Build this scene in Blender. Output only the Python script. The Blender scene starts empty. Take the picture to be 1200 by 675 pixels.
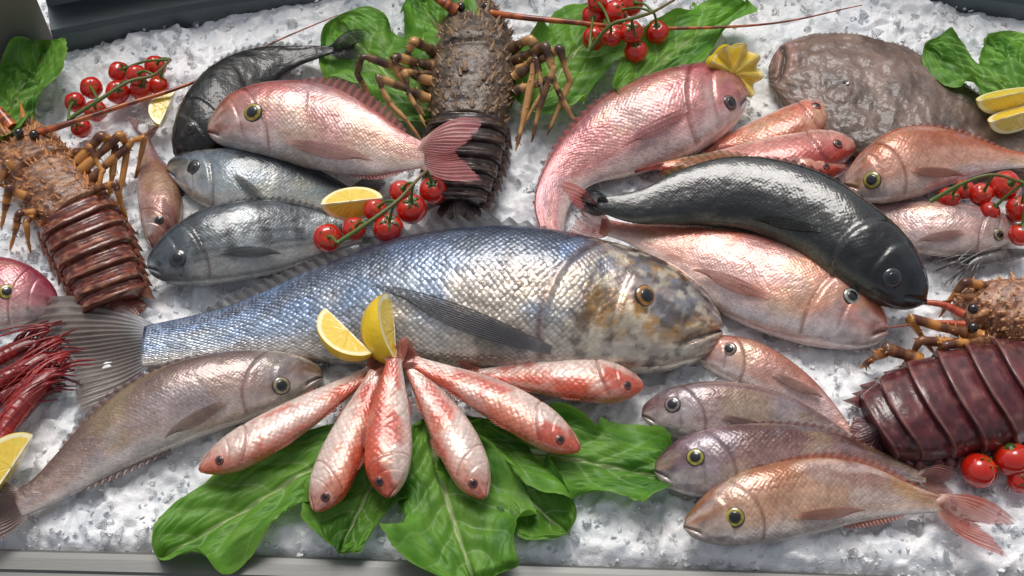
import bpy, bmesh, math, random
import numpy as np
from mathutils import Vector, Matrix
random.seed(7); rng=np.random.default_rng(7)
scene=bpy.context.scene; COLL=scene.collection
PITCH=math.radians(55); DIST=1.4; TH=math.tan(math.radians(45.2/2))
cp,sp=math.cos(PITCH),math.sin(PITCH)
CAM=np.array([0,-DIST*cp,DIST*sp]); FW=np.array([0,cp,-sp]); RT=np.array([1.,0,0]); UPV=np.array([0,sp,cp])
# ------------------------------------------------------------ helpers
def P(px,py,z=0.0):
    px=np.asarray(px,float); py=np.asarray(py,float); z=np.asarray(z,float)
    nx=(px-600)/600*TH; ny=-(py-337.5)/600*TH
    d=FW+nx[...,None]*RT+ny[...,None]*UPV
    return CAM+d*((z-CAM[2])/d[...,2])[...,None]
def proj(p):
    q=np.asarray(p)-CAM
    w=q@FW
    return np.stack([600+600/TH*(q@RT)/w, 337.5-600/TH*(q@UPV)/w],-1)
def pxm(p): return float((np.asarray(p)-CAM)@FW)*TH/600
def L(r,g,b):
    a=np.array([r,g,b],float)/255
    return np.where(a<.04045,a/12.92,((a+.055)/1.055)**2.4)
def sst(a,b,x):
    t=np.clip((x-a)/(b-a),0,1); return t*t*(3-2*t)
def mix(a,b,t):
    t=np.asarray(t)
    if t.ndim==0: t=t[None]
    return a*(1-t[...,None])+b*t[...,None]
def hsh(ix,iy,s):
    n=np.sin(ix*127.1+iy*311.7+s*74.7)*43758.5453
    return n-np.floor(n)
def vn(x,y,s=0):
    ix=np.floor(x); iy=np.floor(y); fx=x-ix; fy=y-iy
    fx=fx*fx*(3-2*fx); fy=fy*fy*(3-2*fy)
    return (hsh(ix,iy,s)*(1-fx)+hsh(ix+1,iy,s)*fx)*(1-fy)+(hsh(ix,iy+1,s)*(1-fx)+hsh(ix+1,iy+1,s)*fx)*fy
def fbm(x,y,s=0,o=3):
    t=0;a=.5;n=0
    for k in range(o):
        t=t+a*vn(x*2**k,y*2**k,s+k*3.1); n+=a; a*=.5
    return t/n
# front edge of the tray and the height of the ice
FR=[(-80,648),(300,657),(600,667),(900,676),(1280,690)]
frw=P([p[0] for p in FR],[p[1] for p in FR],0)
def yfx(x): return np.interp(x,frw[:,0],frw[:,1])
yf=float(frw[:,1].min())
def ice_h(x,y):
    h=.026*(fbm(x*7,y*7,5,3)-.55)+.03*sst(.25,.6,y)+.012*(fbm(x*24,y*24,15,3)-.5)
    h=h-.03*sst(yfx(x)+.03,yfx(x)-.003,y)
    return h
ORG={}
def tag(o,label=None,cat=None,group=None,kind=None):
    if label: 
        o['label']=label
        if len(label.replace(',',' ').split())>16: print('LONG',label)
    if cat: o['category']=cat
    if group: o['group']=group
    if kind: o['kind']=kind
def thing(name,label,cat,loc,group=None):
    o=bpy.data.objects.new(name,None); COLL.objects.link(o); o.empty_display_size=.02
    o.location=[float(v) for v in loc]; ORG[o.name]=np.array(loc,float); tag(o,label,cat,group); return o
def mesh_obj(name,v,f,mat,parent=None,col=None,fuv=None,scl=None,smooth=True,org=None):
    v=np.asarray(v,float)
    if parent is not None: o0=ORG[parent.name]
    elif org is not None: o0=np.array(org,float)
    else: o0=np.zeros(3)
    me=bpy.data.meshes.new(name)
    me.from_pydata((v-o0).tolist(),[],f if isinstance(f,list) else f.tolist())
    if smooth: me.polygons.foreach_set('use_smooth',[True]*len(me.polygons))
    if col is not None:
        a=me.attributes.new('col','FLOAT_COLOR','POINT')
        c=np.ones((len(v),4)); c[:,:3]=np.clip(col,0,1); a.data.foreach_set('color',c.ravel().astype(np.float32))
    if fuv is not None:
        a=me.attributes.new('fuv','FLOAT_VECTOR','POINT'); w=np.zeros((len(v),3)); w[:,:2]=fuv
        a.data.foreach_set('vector',w.ravel().astype(np.float32))
    if scl is not None:
        a=me.attributes.new('scl','FLOAT','POINT'); a.data.foreach_set('value',np.asarray(scl,np.float32).ravel())
    me.materials.append(mat); me.update()
    o=bpy.data.objects.new(name,me); COLL.objects.link(o)
    ORG[o.name]=o0
    if parent is not None: o.parent=parent
    elif org is not None: o.location=[float(x) for x in o0]
    return o
def gridf(nu,nv,wrap=False):
    i=np.arange(nu-1)[:,None]; 
    if wrap:
        j=np.arange(nv)[None,:]; j2=(j+1)%nv
    else:
        j=np.arange(nv-1)[None,:]; j2=j+1
    f=np.stack([i*nv+j,(i+1)*nv+j,(i+1)*nv+j2,i*nv+j2],-1).reshape(-1,4)
    return f
def orient(v,f):
    a,b,c,d=v[f[:,0]],v[f[:,1]],v[f[:,2]],v[f[:,3]]
    m=v.mean(0)
    vol=(np.cross(b-a,c-a)*(a-m)).sum()
    return f if vol>0 else f[:,::-1]
def capped(v,nu,nv):
    V=v.reshape(-1,3); f=orient(V,gridf(nu,nv,True))
    fl=f.tolist(); n=len(V)
    V=np.vstack([V,v[0].mean(0),v[-1].mean(0)])
    for j in range(nv):
        k=(j+1)%nv
        fl.append([n,j,k]); fl.append([n+1,(nu-1)*nv+k,(nu-1)*nv+j])
    return V,fl
def spl(pts,s,dense=60):
    p=np.asarray(pts,float); n=len(p)
    if n==2: return p[0]+(p[1]-p[0])*np.asarray(s)[:,None]
    q=np.vstack([2*p[0]-p[1],p,2*p[-1]-p[-2]]); out=[]
    for i in range(n-1):
        a,b,c,d=q[i:i+4]; 
        t=np.linspace(0,1,dense,endpoint=False)[:,None]
        m1=(c-a)*.5; m2=(d-b)*.5
        l=np.linalg.norm(c-b); 
        for m in (m1,m2):
            g=np.linalg.norm(m)
            if g>1.3*l: m*=1.3*l/g
        h=(2*t**3-3*t**2+1)*b+(t**3-2*t**2+t)*m1+(-2*t**3+3*t**2)*c+(t**3-t**2)*m2
        out.append(h)
    out=np.vstack(out+[p[-1:]])
    k=np.concatenate([[0],np.cumsum(np.linalg.norm(np.diff(out,axis=0),axis=1))]); k/=k[-1]
    return np.stack([np.interp(s,k,out[:,i]) for i in range(out.shape[1])],-1)
def tube(pts,rad,nseg=10,steps=None):
    pts=np.asarray(pts,float)
    steps=steps or 8*len(pts)
    s=np.linspace(0,1,steps); c=spl(pts,s)
    r=np.interp(s,np.linspace(0,1,len(rad)),rad)
    T=np.gradient(c,axis=0); T/=np.linalg.norm(T,axis=1)[:,None]+1e-9
    ref=np.array([.13,.21,.97]); A=np.cross(T,ref); A/=np.linalg.norm(A,axis=1)[:,None]+1e-9
    B=np.cross(T,A); th=np.linspace(0,2*np.pi,nseg,endpoint=False)
    v=c[:,None]+r[:,None,None]*(np.cos(th)[None,:,None]*A[:,None]+np.sin(th)[None,:,None]*B[:,None])
    return v,s
def tube_obj(name,pts,rad,mat,parent,colf,nseg=10,steps=None):
    v,s=tube(pts,rad,nseg,steps); V,f=capped(v,*v.shape[:2])
    S=np.concatenate([np.repeat(s,nseg),[0,1]]); c=colf(S)
    return mesh_obj(name,V,f,mat,parent,col=c)
# ------------------------------------------------------------ materials
def newmat(name):
    m=bpy.data.materials.new(name); m.use_nodes=True; nt=m.node_tree; nt.nodes.clear()
    out=nt.nodes.new('ShaderNodeOutputMaterial'); b=nt.nodes.new('ShaderNodeBsdfPrincipled')
    nt.links.new(b.outputs[0],out.inputs[0]); return m,nt,b,out
def N(nt,t,**k):
    n=nt.nodes.new('ShaderNode'+t)
    for a,v in k.items(): setattr(n,a,v)
    return n
def attr(nt,name,out):
    n=N(nt,'Attribute',attribute_name=name); return n.outputs[out]
def M(nt,op,a,b=None,c=None):
    n=N(nt,'Math',operation=op)
    for i,x in enumerate((a,b,c)):
        if x is None: continue
        if isinstance(x,(int,float)): n.inputs[i].default_value=x
        else: nt.links.new(x,n.inputs[i])
    return n.outputs[0]
def noise(nt,scale,detail=3,vec=None,rough=.55):
    n=N(nt,'TexNoise'); n.inputs['Scale'].default_value=scale; n.inputs['Detail'].default_value=detail; n.inputs['Roughness'].default_value=rough
    if vec is None:
        vec=N(nt,'TexCoord').outputs['Object']
    nt.links.new(vec,n.inputs['Vector']); return n.outputs[0]
def vmul(nt,col,fac):
    n=N(nt,'VectorMath',operation='SCALE'); nt.links.new(col,n.inputs[0]); nt.links.new(fac,n.inputs[3]); return n.outputs[0]
def bump(nt,h,strength,dist,b,prev=None,coatp=None):
    n=N(nt,'Bump'); n.inputs['Strength'].default_value=strength; n.inputs['Distance'].default_value=dist
    nt.links.new(h,n.inputs['Height'])
    if prev is not None: nt.links.new(prev,n.inputs['Normal'])
    if b is not None:
        nt.links.new(n.outputs[0],b.inputs['Normal']); nt.links.new(coatp if coatp is not None else n.outputs[0],b.inputs['Coat Normal'])
    return n.outputs[0]
def fish_mat(name,size=.006,metal=.15,rough=.3,bstr=.5,edge=.35,cell=.25,coat=.4,tilt=.6,nb=.25):
    m,nt,b,out=newmat(name)
    col=attr(nt,'col','Color'); uv=attr(nt,'fuv','Vector'); scl=attr(nt,'scl','Fac')
    sx=N(nt,'SeparateXYZ'); nt.links.new(uv,sx.inputs[0])
    x,y=sx.outputs[0],sx.outputs[1]
    a=M(nt,'DIVIDE',M(nt,'ADD',x,y),size*1.25); d=M(nt,'DIVIDE',M(nt,'SUBTRACT',x,y),size*1.25)
    cb=N(nt,'CombineXYZ'); nt.links.new(a,cb.inputs[0]); nt.links.new(d,cb.inputs[1])
    vo=N(nt,'TexVoronoi',voronoi_dimensions='2D'); vo.inputs['Scale'].default_value=1; vo.inputs['Randomness'].default_value=.3
    nt.links.new(cb.outputs[0],vo.inputs['Vector'])
    dist=vo.outputs['Distance']
    mr=N(nt,'MapRange',interpolation_type='SMOOTHSTEP'); nt.links.new(dist,mr.inputs[0]); mr.inputs[1].default_value=.25; mr.inputs[2].default_value=.68
    e=M(nt,'MULTIPLY',M(nt,'MULTIPLY',mr.outputs[0],scl),edge)
    sc=N(nt,'SeparateXYZ'); nt.links.new(vo.outputs['Color'],sc.inputs[0])
    ps=N(nt,'SeparateXYZ'); nt.links.new(vo.outputs['Position'],ps.inputs[0])
    cv=M(nt,'MULTIPLY',M(nt,'MULTIPLY',M(nt,'SUBTRACT',sc.outputs[0],.5),scl),cell*2)
    n1=noise(nt,70,5,None,.65)
    fac=M(nt,'ADD',M(nt,'SUBTRACT',M(nt,'ADD',1.0,cv),e),M(nt,'MULTIPLY',M(nt,'SUBTRACT',n1,.5),.6))
    nt.links.new(vmul(nt,col,fac),b.inputs['Base Color'])
    b.inputs['Metallic'].default_value=metal
    r=M(nt,'ADD',rough-.2,M(nt,'MULTIPLY',noise(nt,40,5,None,.7),.42)); nt.links.new(r,b.inputs['Roughness'])
    b.inputs['Coat Weight'].default_value=coat; b.inputs['Coat Roughness'].default_value=.06
    tl=M(nt,'ADD',M(nt,'MULTIPLY',M(nt,'SUBTRACT',sc.outputs[1],.5),M(nt,'SUBTRACT',a,ps.outputs[0])),M(nt,'MULTIPLY',M(nt,'SUBTRACT',sc.outputs[2],.5),M(nt,'SUBTRACT',d,ps.outputs[1])))
    h=M(nt,'MULTIPLY',M(nt,'ADD',M(nt,'SUBTRACT',1.0,dist),M(nt,'MULTIPLY',tl,tilt*2)),scl)
    pc=bump(nt,noise(nt,42,3),nb*1.1,.007,None)
    pc=bump(nt,h,bstr*.45,size*.35,None,pc)
    p=bump(nt,h,bstr*.55,size*.35,None,pc); bump(nt,noise(nt,190,3),nb,.002,b,p,pc)
    return m
def fin_mat(name,rough=.35):
    m,nt,b,out=newmat(name)
    col=attr(nt,'col','Color'); al=attr(nt,'scl','Fac')
    nt.links.new(vmul(nt,col,M(nt,'ADD',.7,M(nt,'MULTIPLY',noise(nt,120,2),.5))),b.inputs['Base Color']); b.inputs['Roughness'].default_value=rough
    b.inputs['Coat Weight'].default_value=.3
    tr=N(nt,'BsdfTransparent'); tl=N(nt,'BsdfTranslucent'); nt.links.new(col,tl.inputs[0])
    m1=N(nt,'MixShader'); m1.inputs[0].default_value=.2; nt.links.new(b.outputs[0],m1.inputs[1]); nt.links.new(tl.outputs[0],m1.inputs[2])
    m2=N(nt,'MixShader'); nt.links.new(al,m2.inputs[0]); nt.links.new(tr.outputs[0],m2.inputs[1]); nt.links.new(m1.outputs[0],m2.inputs[2])
    nt.links.new(m2.outputs[0],out.inputs[0]); return m
def col_mat(name,rough=.35,coat=0,nscale=80,nvar=.3,bs=.3,bd=.002,metal=0):
    m,nt,b,out=newmat(name)
    n=noise(nt,nscale,4)
    nt.links.new(vmul(nt,attr(nt,'col','Color'),M(nt,'ADD',1-nvar/2,M(nt,'MULTIPLY',n,nvar))),b.inputs['Base Color'])
    b.inputs['Roughness'].default_value=rough; b.inputs['Coat Weight'].default_value=coat; b.inputs['Coat Roughness'].default_value=.05
    b.inputs['Metallic'].default_value=metal
    if bs: bump(nt,n,bs,bd,b)
    return m
MS=fish_mat('silver scales',.0060,.42,.28,.34,.26,.22,.5,.45)
MB=fish_mat('bream scales',.0046,.2,.27,.2,.18,.12,.55,.35)
MF=fish_mat('fine scales',.0034,.2,.27,.16,.17,.11,.55,.3)
MK=fish_mat('dark scales',.0040,.0,.25,.14,.25,.2,.75,.25,.22)
MMU=fish_mat('mullet skin',.0060,.1,.27,.2,.18,.12,.55,.35)
MSK=fish_mat('smooth skin',.004,0,.45,.15,.1,.1,.4,.3,.4)
MMK=fish_mat('mottled wet skin',.004,0,.48,.15,.1,.1,.3,.3,.5)
MFIN=fin_mat('fin membrane')
MEYE=col_mat('eye',.08,1,30,.1,0)
MSHELL=col_mat('lobster shell',.40,.2,120,.9,.8,.003)
MGLOSS=col_mat('glossy lobster shell',.28,.4,70,.7,.3,.004)
MLEG=col_mat('lobster leg',.3,.3,90,.4,.2)
MTOM=col_mat('tomato skin',.14,.7,25,.2,0)
MGRN=col_mat('green stem',.45,0,90,.4,.3)
MRIND=col_mat('lemon rind',.35,.3,160,.12,.5,.0015)
MPULP=col_mat('lemon pulp',.22,.4,120,.2,.5,.0015)
def leaf_mat():
    m,nt,b,out=newmat('lettuce')
    col=attr(nt,'col','Color'); n=noise(nt,30,5)
    c=vmul(nt,col,M(nt,'ADD',.82,M(nt,'MULTIPLY',n,.36)))
    nt.links.new(c,b.inputs['Base Color']); b.inputs['Roughness'].default_value=.48; b.inputs['Specular IOR Level'].default_value=.4
    p=bump(nt,noise(nt,55,3),.25,.005,None); bump(nt,noise(nt,210,3),.22,.0015,b,p)
    tl=N(nt,'BsdfTranslucent'); nt.links.new(c,tl.inputs[0])
    m1=N(nt,'MixShader'); m1.inputs[0].default_value=.25; nt.links.new(b.outputs[0],m1.inputs[1]); nt.links.new(tl.outputs[0],m1.inputs[2]); nt.links.new(m1.outputs[0],out.inputs[0]); return m
MLEAF=leaf_mat()
# ------------------------------------------------------------ fish
class Fish: pass
def fish(name,label,D,V,colf,mat,cat='fish',group=None,base=0.,dz=(0,0),tilt=.01,K=.58,sg=.25,eye=None,iris=(190,160,70),tail=None,tailcol=((196,140,130),(170,110,104)),
         fincol=(170,120,110),dorsal=None,anal=None,pec=None,pelv=None,NS=150,NT=64,lump=0.,scl0=1.,tk=.55,alpha=.8,gill=1.,mouth=1.,sat=1.1,val=.88,gape=0.,ragged=0.):
    t=np.linspace(0,1,NS); s=t**1.25
    d=spl(D,s); v=spl(V,s)
    if ragged:
        d[:,1]-=ragged*(fbm(s*22,s*0,3,3)-.4)*sst(0,.06,s); v[:,1]+=ragged*(fbm(s*22,s*0+4,7,3)-.4)*sst(0,.06,s)
    hpx=np.linalg.norm(d-v,axis=1); w=hpx/hpx.max()
    ks=K*(1-tk*sst(.3,1.,s))
    z=np.zeros(NS)+base+.02
    for it in range(2):
        zo=tilt*w/2
        Dw=P(d[:,0],d[:,1],z+zo); Vw=P(v[:,0],v[:,1],z-zo)
        hh=np.linalg.norm(Dw-Vw,axis=1)/2; th=hh*ks
        z=base+.35*th.max()+.5*th+np.interp(s,np.linspace(0,1,len(dz)),dz)
    Dw=P(d[:,0],d[:,1],z+zo); Vw=P(v[:,0],v[:,1],z-zo)
    mid=(Dw+Vw)/2; ax=(Dw-Vw)/2; hh=np.linalg.norm(ax,axis=1); th=hh*ks
    T=np.gradient(mid,axis=0); T/=np.linalg.norm(T,axis=1)[:,None]
    n=np.cross(T,ax); n/=np.linalg.norm(n,axis=1)[:,None]; n*=np.sign(n[:,2:3])
    for _ in range(6): n[1:-1]=(n[:-2]+n[1:-1]*2+n[2:])/4
    n/=np.linalg.norm(n,axis=1)[:,None]
    q=np.linspace(0,2*np.pi,NT,endpoint=False); c=np.cos(q); sn=np.sin(q)
    cc=np.sign(c)*np.abs(c)**.92; ss=np.sign(sn)*np.abs(sn)**.86
    S,Cc=np.meshgrid(s,c,indexing='ij')
    sgl=sg+.045*(1-Cc**2)-.05*Cc
    g=sst(0,1,(sgl-S)/.010)*sst(.35*sg,sg,S)
    spo=sg*.66+.03*(1-Cc**2)-.03*Cc
    g2=sst(0,1,(spo-S)/.009)*sst(.1*sg,spo.mean(),S)*(np.abs(Cc)<.75)
    ml=.34*sg; kk=.46/ml
    cm=-.10-kk*S; md=Cc-cm; env=sst(ml*1.12,ml*.9,S)*mouth
    mo=np.exp(-(md/.09)**2)*env
    lip=(np.exp(-((md-.2)/.1)**2)+np.exp(-((md+.2)/.1)**2))*env
    mx=np.exp(-((S-ml*1.05)/(.018))**2)*sst(-.75,-.6,Cc)*sst(.0,-.2,Cc)*mouth
    thm=th.max()
    rel=(.16*g+.08*g2)*gill
    absd=(-.12*mo+.035*lip-.04*mx)*thm
    if gape:   # wide upturned mouth along the upper front of a flat head
        gm=S-.045-.05*(1-(Cc-.35)**2); mk_=sst(-.55,-.25,Cc); gp=np.exp(-(gm/.008)**2)*mk_*(Cc<.97); gl_=(np.exp(-((gm-.022)/.011)**2)+np.exp(-((gm+.018)/.010)**2))*mk_
        absd=absd+(-.2*gp+.10*gl_)*thm*gape
    ll=np.exp(-((Cc-(.42-.25*S))/.025)**2)*(S>sg+.03)*.015
    rel=rel+ll*gill
    xarc=np.concatenate([[0],np.cumsum(np.linalg.norm(np.diff(mid,axis=0),axis=1))])
    X=np.repeat(xarc[:,None],NT,1); qf=np.where(q<=np.pi,q,2*np.pi-q); Y=np.repeat((qf*hh.max()*.85)[None],NS,0)
    hl=hh.max()
    rel=rel+.06*(fbm(X/hl*5,Y/hl*5,17,3)-.5)*sst(sgl.max()+.05,sg*.9,S)
    rel=rel+.06*(fbm(X/hl*2.2,Y/hl*2.2,19,2)-.5)
    if lump: 
        rel=rel+lump*(fbm(X*22,Y*22,3,4)-.5)
        absd=absd+lump*.02*(fbm(X*75,Y*75,13,3)-.5)
    r=ss[None,:]*(1+rel)
    pos=mid[:,None]+ax[:,None]*cc[None,:,None]+n[:,None]*(th[:,None]*r+absd*ss[None])[...,None]
    root_loc=mid[NS//2].copy(); root_loc[2]=base
    root=thing(name,label,cat,root_loc,group)
    col=colf(S,Cc,X,Y)
    lum=(col@np.array([.3,.59,.11]))[...,None]; col=np.clip(lum+(col-lum)*sat,0,1)*val
    tailbase=col[-3].mean(0)
    hdm=sst(sg*1.25,sg*.8,S+.03*Cc)*gill
    col=mix(col,col*.6,hdm*sst(.5,.68,fbm(X/hl*7,Y/hl*7,23,4))*.5)
    col=mix(col,np.minimum(col*1.45,.9),hdm*sst(.55,.72,fbm(X/hl*9+4,Y/hl*9,29,4))*.45)
    mo2=np.exp(-(md/.06)**2)*env
    col=mix(col,col*np.array([.16,.11,.11]),np.clip(mo2,0,1)); col=mix(col,np.minimum(col*1.3,.9),np.clip(lip,0,1)*.4); col=mix(col,col*.45,mx*.6)
    if gape: col=mix(col,L(34,22,20),gp*.95); col=mix(col,L(176,132,120),np.clip(gl_,0,1)*.5)
    gl=np.exp(-((S-sgl-.005)/.006)**2)*(np.abs(Cc)<.9)*gill
    col=mix(col,col*np.array([.34,.2,.18]),gl*.85)
    gl2=np.exp(-((S-spo-.004)/.006)**2)*(np.abs(Cc)<.7)*gill
    col=mix(col,col*.45,gl2*.6)
    if eye is not None and gill:
        for ns_ in (sg*.22,sg*.29):
            nr=np.exp(-((S-ns_)/.006)**2-((Cc-.58)/.05)**2); col=mix(col,col*.2,nr*.8)
    scl=sst(sg*.8,sg*1.05,S+.03*Cc)*scl0*(1-.8*gl)
    scl=np.maximum(scl,.3*scl0*(S>spo))
    VV,ff=capped(pos,NS,NT)
    def ext(a): return np.concatenate([a.reshape(NS*NT,-1),a[0,:].reshape(NT,-1).mean(0)[None],a[-1,:].reshape(NT,-1).mean(0)[None]])
    body=mesh_obj('body',VV,ff,mat,root,col=ext(col),fuv=np.hstack([ext(X),ext(Y)]),scl=ext(scl)[:,0])
    F=Fish(); F.root=root
    top=pos[:,sn>.02]; nt_=top.shape[1]
    tp=top.reshape(-1,3); pp=proj(tp)
    gn=np.cross(np.gradient(pos,axis=0),np.gradient(pos,axis=1)); gn/=np.linalg.norm(gn,axis=2)[...,None]+1e-9
    gn=gn[:,sn>.02].reshape(-1,3)
    nn=np.repeat(n,nt_,0)
    gn*=np.sign((gn*nn).sum(1))[:,None]
    zm=float(np.median(z))
    def on(px,py):
        dd=((pp-np.array([px,py]))**2).sum(1)
        k=np.argpartition(dd,6)[:6]
        if dd[k].min()>64: return P(px,py,zm),np.array([0,0,1.])
        wt=1/(dd[k]+1.); wt/=wt.sum()
        return (tp[k]*wt[:,None]).sum(0),(gn[k]*wt[:,None]).sum(0)
    F.on=on; F.pos=pos
    if eye is not None:
        if eye[0]=='auto':
            i=int(np.argmin(np.abs(s-eye[1]))); j=int(np.argmin(np.abs(c-eye[2])+10*(sn<0)))
            ep=pos[i,j]; en=gn.reshape(NS,nt_,3)[i,min(j,nt_-1)]; er=eye[3]
        else:
            ep,en=on(eye[0],eye[1]); er=eye[2]
        R_=er*pxm(ep); en=en/np.linalg.norm(en); en=en*.7+n[10]*.3; en/=np.linalg.norm(en)
        e1=np.cross(en,[.3,.9,.1]); e1/=np.linalg.norm(e1); e2=np.cross(en,e1)
        def dome(rad,hgt,off,cf,nm,par):
            a=np.linspace(0,np.pi/2,14); b=np.linspace(0,2*np.pi,28,endpoint=False)
            A_,B_=np.meshgrid(a,b,indexing='ij'); rr=rad*np.maximum(np.sin(A_),.002); hz=hgt*np.cos(A_)+off
            p=ep+rr[...,None]*(np.cos(B_)[...,None]*e1+np.sin(B_)[...,None]*e2)+hz[...,None]*en
            return mesh_obj(nm,p.reshape(-1,3),gridf(14,28,True),MEYE,par,col=cf(np.sin(A_).ravel(),B_.ravel()))
        ic=L(*iris)
        def cf(r_,b_):
            k=mix(ic,L(60,48,42),sst(.78,.95,r_)); k=mix(k,ic*.45,sst(.76,.62,r_)*.7)
            k=mix(k,k*.4,sst(.5,.75,vn(b_*3,r_*3,4))*.6)
            return k*(0.55+.5*vn(b_*4,r_*5,2))[:,None]
        eo=dome(R_*1.1,R_*.36,-R_*.1,cf,'eye',root)
        dome(R_*.62,R_*.16,R_*.19,lambda r_,b_:np.repeat(L(10,12,15)[None],len(r_),0),'pupil',eo)
    def sheet(nm,g,c2,al): 
        nu,nv=g.shape[:2]
        return mesh_obj(nm,g.reshape(-1,3),gridf(nu,nv),MFIN,root,col=c2.reshape(-1,3),scl=al.ravel())
    if tail is not None:
        if tail[0]=='auto':
            dirp=(d[-1]+v[-1])/2-(d[-8]+v[-8])/2; dirp/=np.linalg.norm(dirp); pr=(d[-1]-v[-1])/np.linalg.norm(d[-1]-v[-1])
            m0=(d[-1]+v[-1])/2; tu=m0+dirp*tail[1]+pr*tail[2]; tl=m0+dirp*tail[1]-pr*tail[2]; fk=m0+dirp*tail[1]*.55
        else: tu,fk,tl=[np.array(k,float) for k in tail[:3]]
        zt=float(z[-1]); ztip=zt if len(tail)<4 or tail[0]=='auto' else tail[3]
        rays=20; nu=rays*6+1; nv=24; a=np.linspace(0,1,nu); b=np.linspace(0,1,nv)
        oc=np.where(a[:,None]<.5, tu+(fk-tu)*(a[:,None]*2)**.85, tl+(fk-tl)*((1-a[:,None])*2)**.85)
        fr=1+.07*(hsh(np.floor(a*rays*2),0*a,3)-.5)+.06*(vn(a*9,0*a,6)-.5)
        ow=P(oc[:,0],oc[:,1],ztip+.006*np.sin(a*7)); 
        i0=NS-4
        # root curve bulges forward on to the flank like the scaly base of a real tail
        sh=np.sin(np.pi*a)
        rw=Dw[i0]+(Vw[i0]-Dw[i0])*a[:,None]+(th[i0]*1.02*sh**.9)[:,None]*n[i0]-T[i0]*(.35*hh[i0]*sh)[:,None]
        bb=b[None,:,None]
        g=rw[:,None]*(1-bb)+(rw[:,None]+(ow-rw)[:,None]*fr[:,None,None])*bb
        edge=(np.abs(a-.5)*2)**3
        outd=(Dw[i0]-Vw[i0]); outd=outd/np.linalg.norm(outd)
        ln=np.linalg.norm(ow-rw,axis=1)
        g=g+(np.sign(.5-a)*edge*ln*.10)[:,None,None]*np.sin(np.pi*b)[None,:,None]*outd
        rp=np.cos(a*rays*2*np.pi)
        g[...,2]+=.0012*rp[:,None]*sst(0.05,.3,b)[None]+.006*np.sin(b*4+a[:,None]*5)*b
        c1,c2=L(*tailcol[0]),L(*tailcol[1])
        k=np.clip(b[None]**1.3+.35*(vn(a[:,None]*12,b[None]*5,4)-.5),0,1)
        cc_=mix(c1,c2,k)*(1-.12*sst(0,.2,b)[None,:,None]+.12*(rp[:,None]*sst(0,.25,b)[None])[...,None])*.95
        cc_=mix(cc_,tailbase[None,None],(sst(.38,0,b)[None]+0*a[:,None])*.85)
        al=np.clip(alpha+.10*rp[:,None]-.25*b[None]**3,0,1)+0*k
        al=np.maximum(al,sst(.3,.1,b)[None])
        al=al*(1-(hsh(np.floor(a*rays),0*a,8)>.6)[:,None]*sst(.9,1,b)[None]*.8)
        sheet('tail_fin',g,cc_,al)
    def edge_fin(nm,rail,sign,s0,s1,h,lean=.5,rays=16,lift=.3,spiky=.35,fcol=None):
        m=rays*5+1; si=np.linspace(s0,s1,m); kx=np.interp(si,s,np.arange(NS))
        B=np.stack([np.interp(kx,np.arange(NS),rail[:,i]) for i in range(3)],-1)
        Tt=np.stack([np.interp(kx,np.arange(NS),T[:,i]) for i in range(3)],-1)
        A=np.stack([np.interp(kx,np.arange(NS),ax[:,i]/hh) for i in range(3)],-1)*sign
        Nn=np.stack([np.interp(kx,np.arange(NS),n[:,i]) for i in range(3)],-1)
        u=np.linspace(0,1,m); ph=u*rays; saw=1-(ph-np.floor(ph))
        pr=np.sin(np.pi*np.clip(u*.9+.08,0,1))**.6
        hm=h*pxm(B[m//2]); ht=hm*pr*(1-spiky+spiky*saw)
        nv=8; b=np.linspace(0,1,nv)
        dirv=A+lean*Tt+lift*Nn; dirv/=np.linalg.norm(dirv,axis=1)[:,None]
        g=(B-A*hm*.25)[:,None]+dirv[:,None]*(b[None]*(ht+hm*.25)[:,None])[...,None]
        rp=np.cos(ph*2*np.pi); g+=Nn[:,None]*(.0012*rp[:,None]*b[None])[...,None]
        fc=L(*(fcol or fincol)); c_=mix(fc,fc*.75,b[None]+0*ph[:,None])*(.82+.3*rp[:,None,None])
        sheet(nm,g,c_,np.clip(alpha+.15*rp[:,None]-.25*b[None],0,1))
    for dd_ in (dorsal or []): edge_fin('dorsal_fin',Dw,1,*dd_)
    for dd_ in (anal or []): edge_fin('anal_fin',Vw,-1,*dd_)
    def blade(nm,root_px,tip_px,wd,fc,lift=.006,rays=11,bow=0.,alp=.72):
        a=np.linspace(0,1,26); m=rays*4+1; b=np.linspace(-1,1,m)
        r0=np.array(root_px,float); t0=np.array(tip_px,float); dv=t0-r0; pv=np.array([-dv[1],dv[0]])/np.linalg.norm(dv)
        g=np.zeros((26,m,3)); pr=(.22+.78*np.sin(np.pi*np.clip(a*.62+.04,0,1)))*(1-a**4)**.8
        rp=np.cos((b+1)/2*rays*2*np.pi)
        for i in range(26):
            for j in range(m):
                q_=r0+dv*a[i]*(1-.12*b[j]*np.sign(pv[1]+1e-6))+pv*(b[j]*wd*pr[i]+bow*np.sin(np.pi*a[i]))
                p_,n_=on(*q_); g[i,j]=p_+n_*(.0018+lift*a[i])
        for _ in range(3):
            g[1:-1]=(g[:-2]+2*g[1:-1]+g[2:])/4; g[:,1:-1]=(g[:,:-2]+2*g[:,1:-1]+g[:,2:])/4
        g[...,2]+=.0012*rp[None,:]*sst(0,.3,a)[:,None]
        c_=mix(L(*fc),L(*fc)*.9,a[:,None]*.8+0*b[None])*(.84+.24*rp[None,:,None])*.96
        sheet(nm,g,c_,np.clip(alp+.22*rp[None,:]-.35*a[:,None]**2,0,1)+0*a[:,None])
    for p_ in (pec or []): blade('pectoral_fin',*p_)
    for p_ in (pelv or []): blade('pelvic_fin',*p_)
    return F
def ramp3(c,back,fl,bel,a=.35,b=-.35):
    k=mix(L(*fl),L(*back),sst(-.1,a+.35,c)); return mix(k,L(*bel),sst(-.25,-.85,c))
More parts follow.
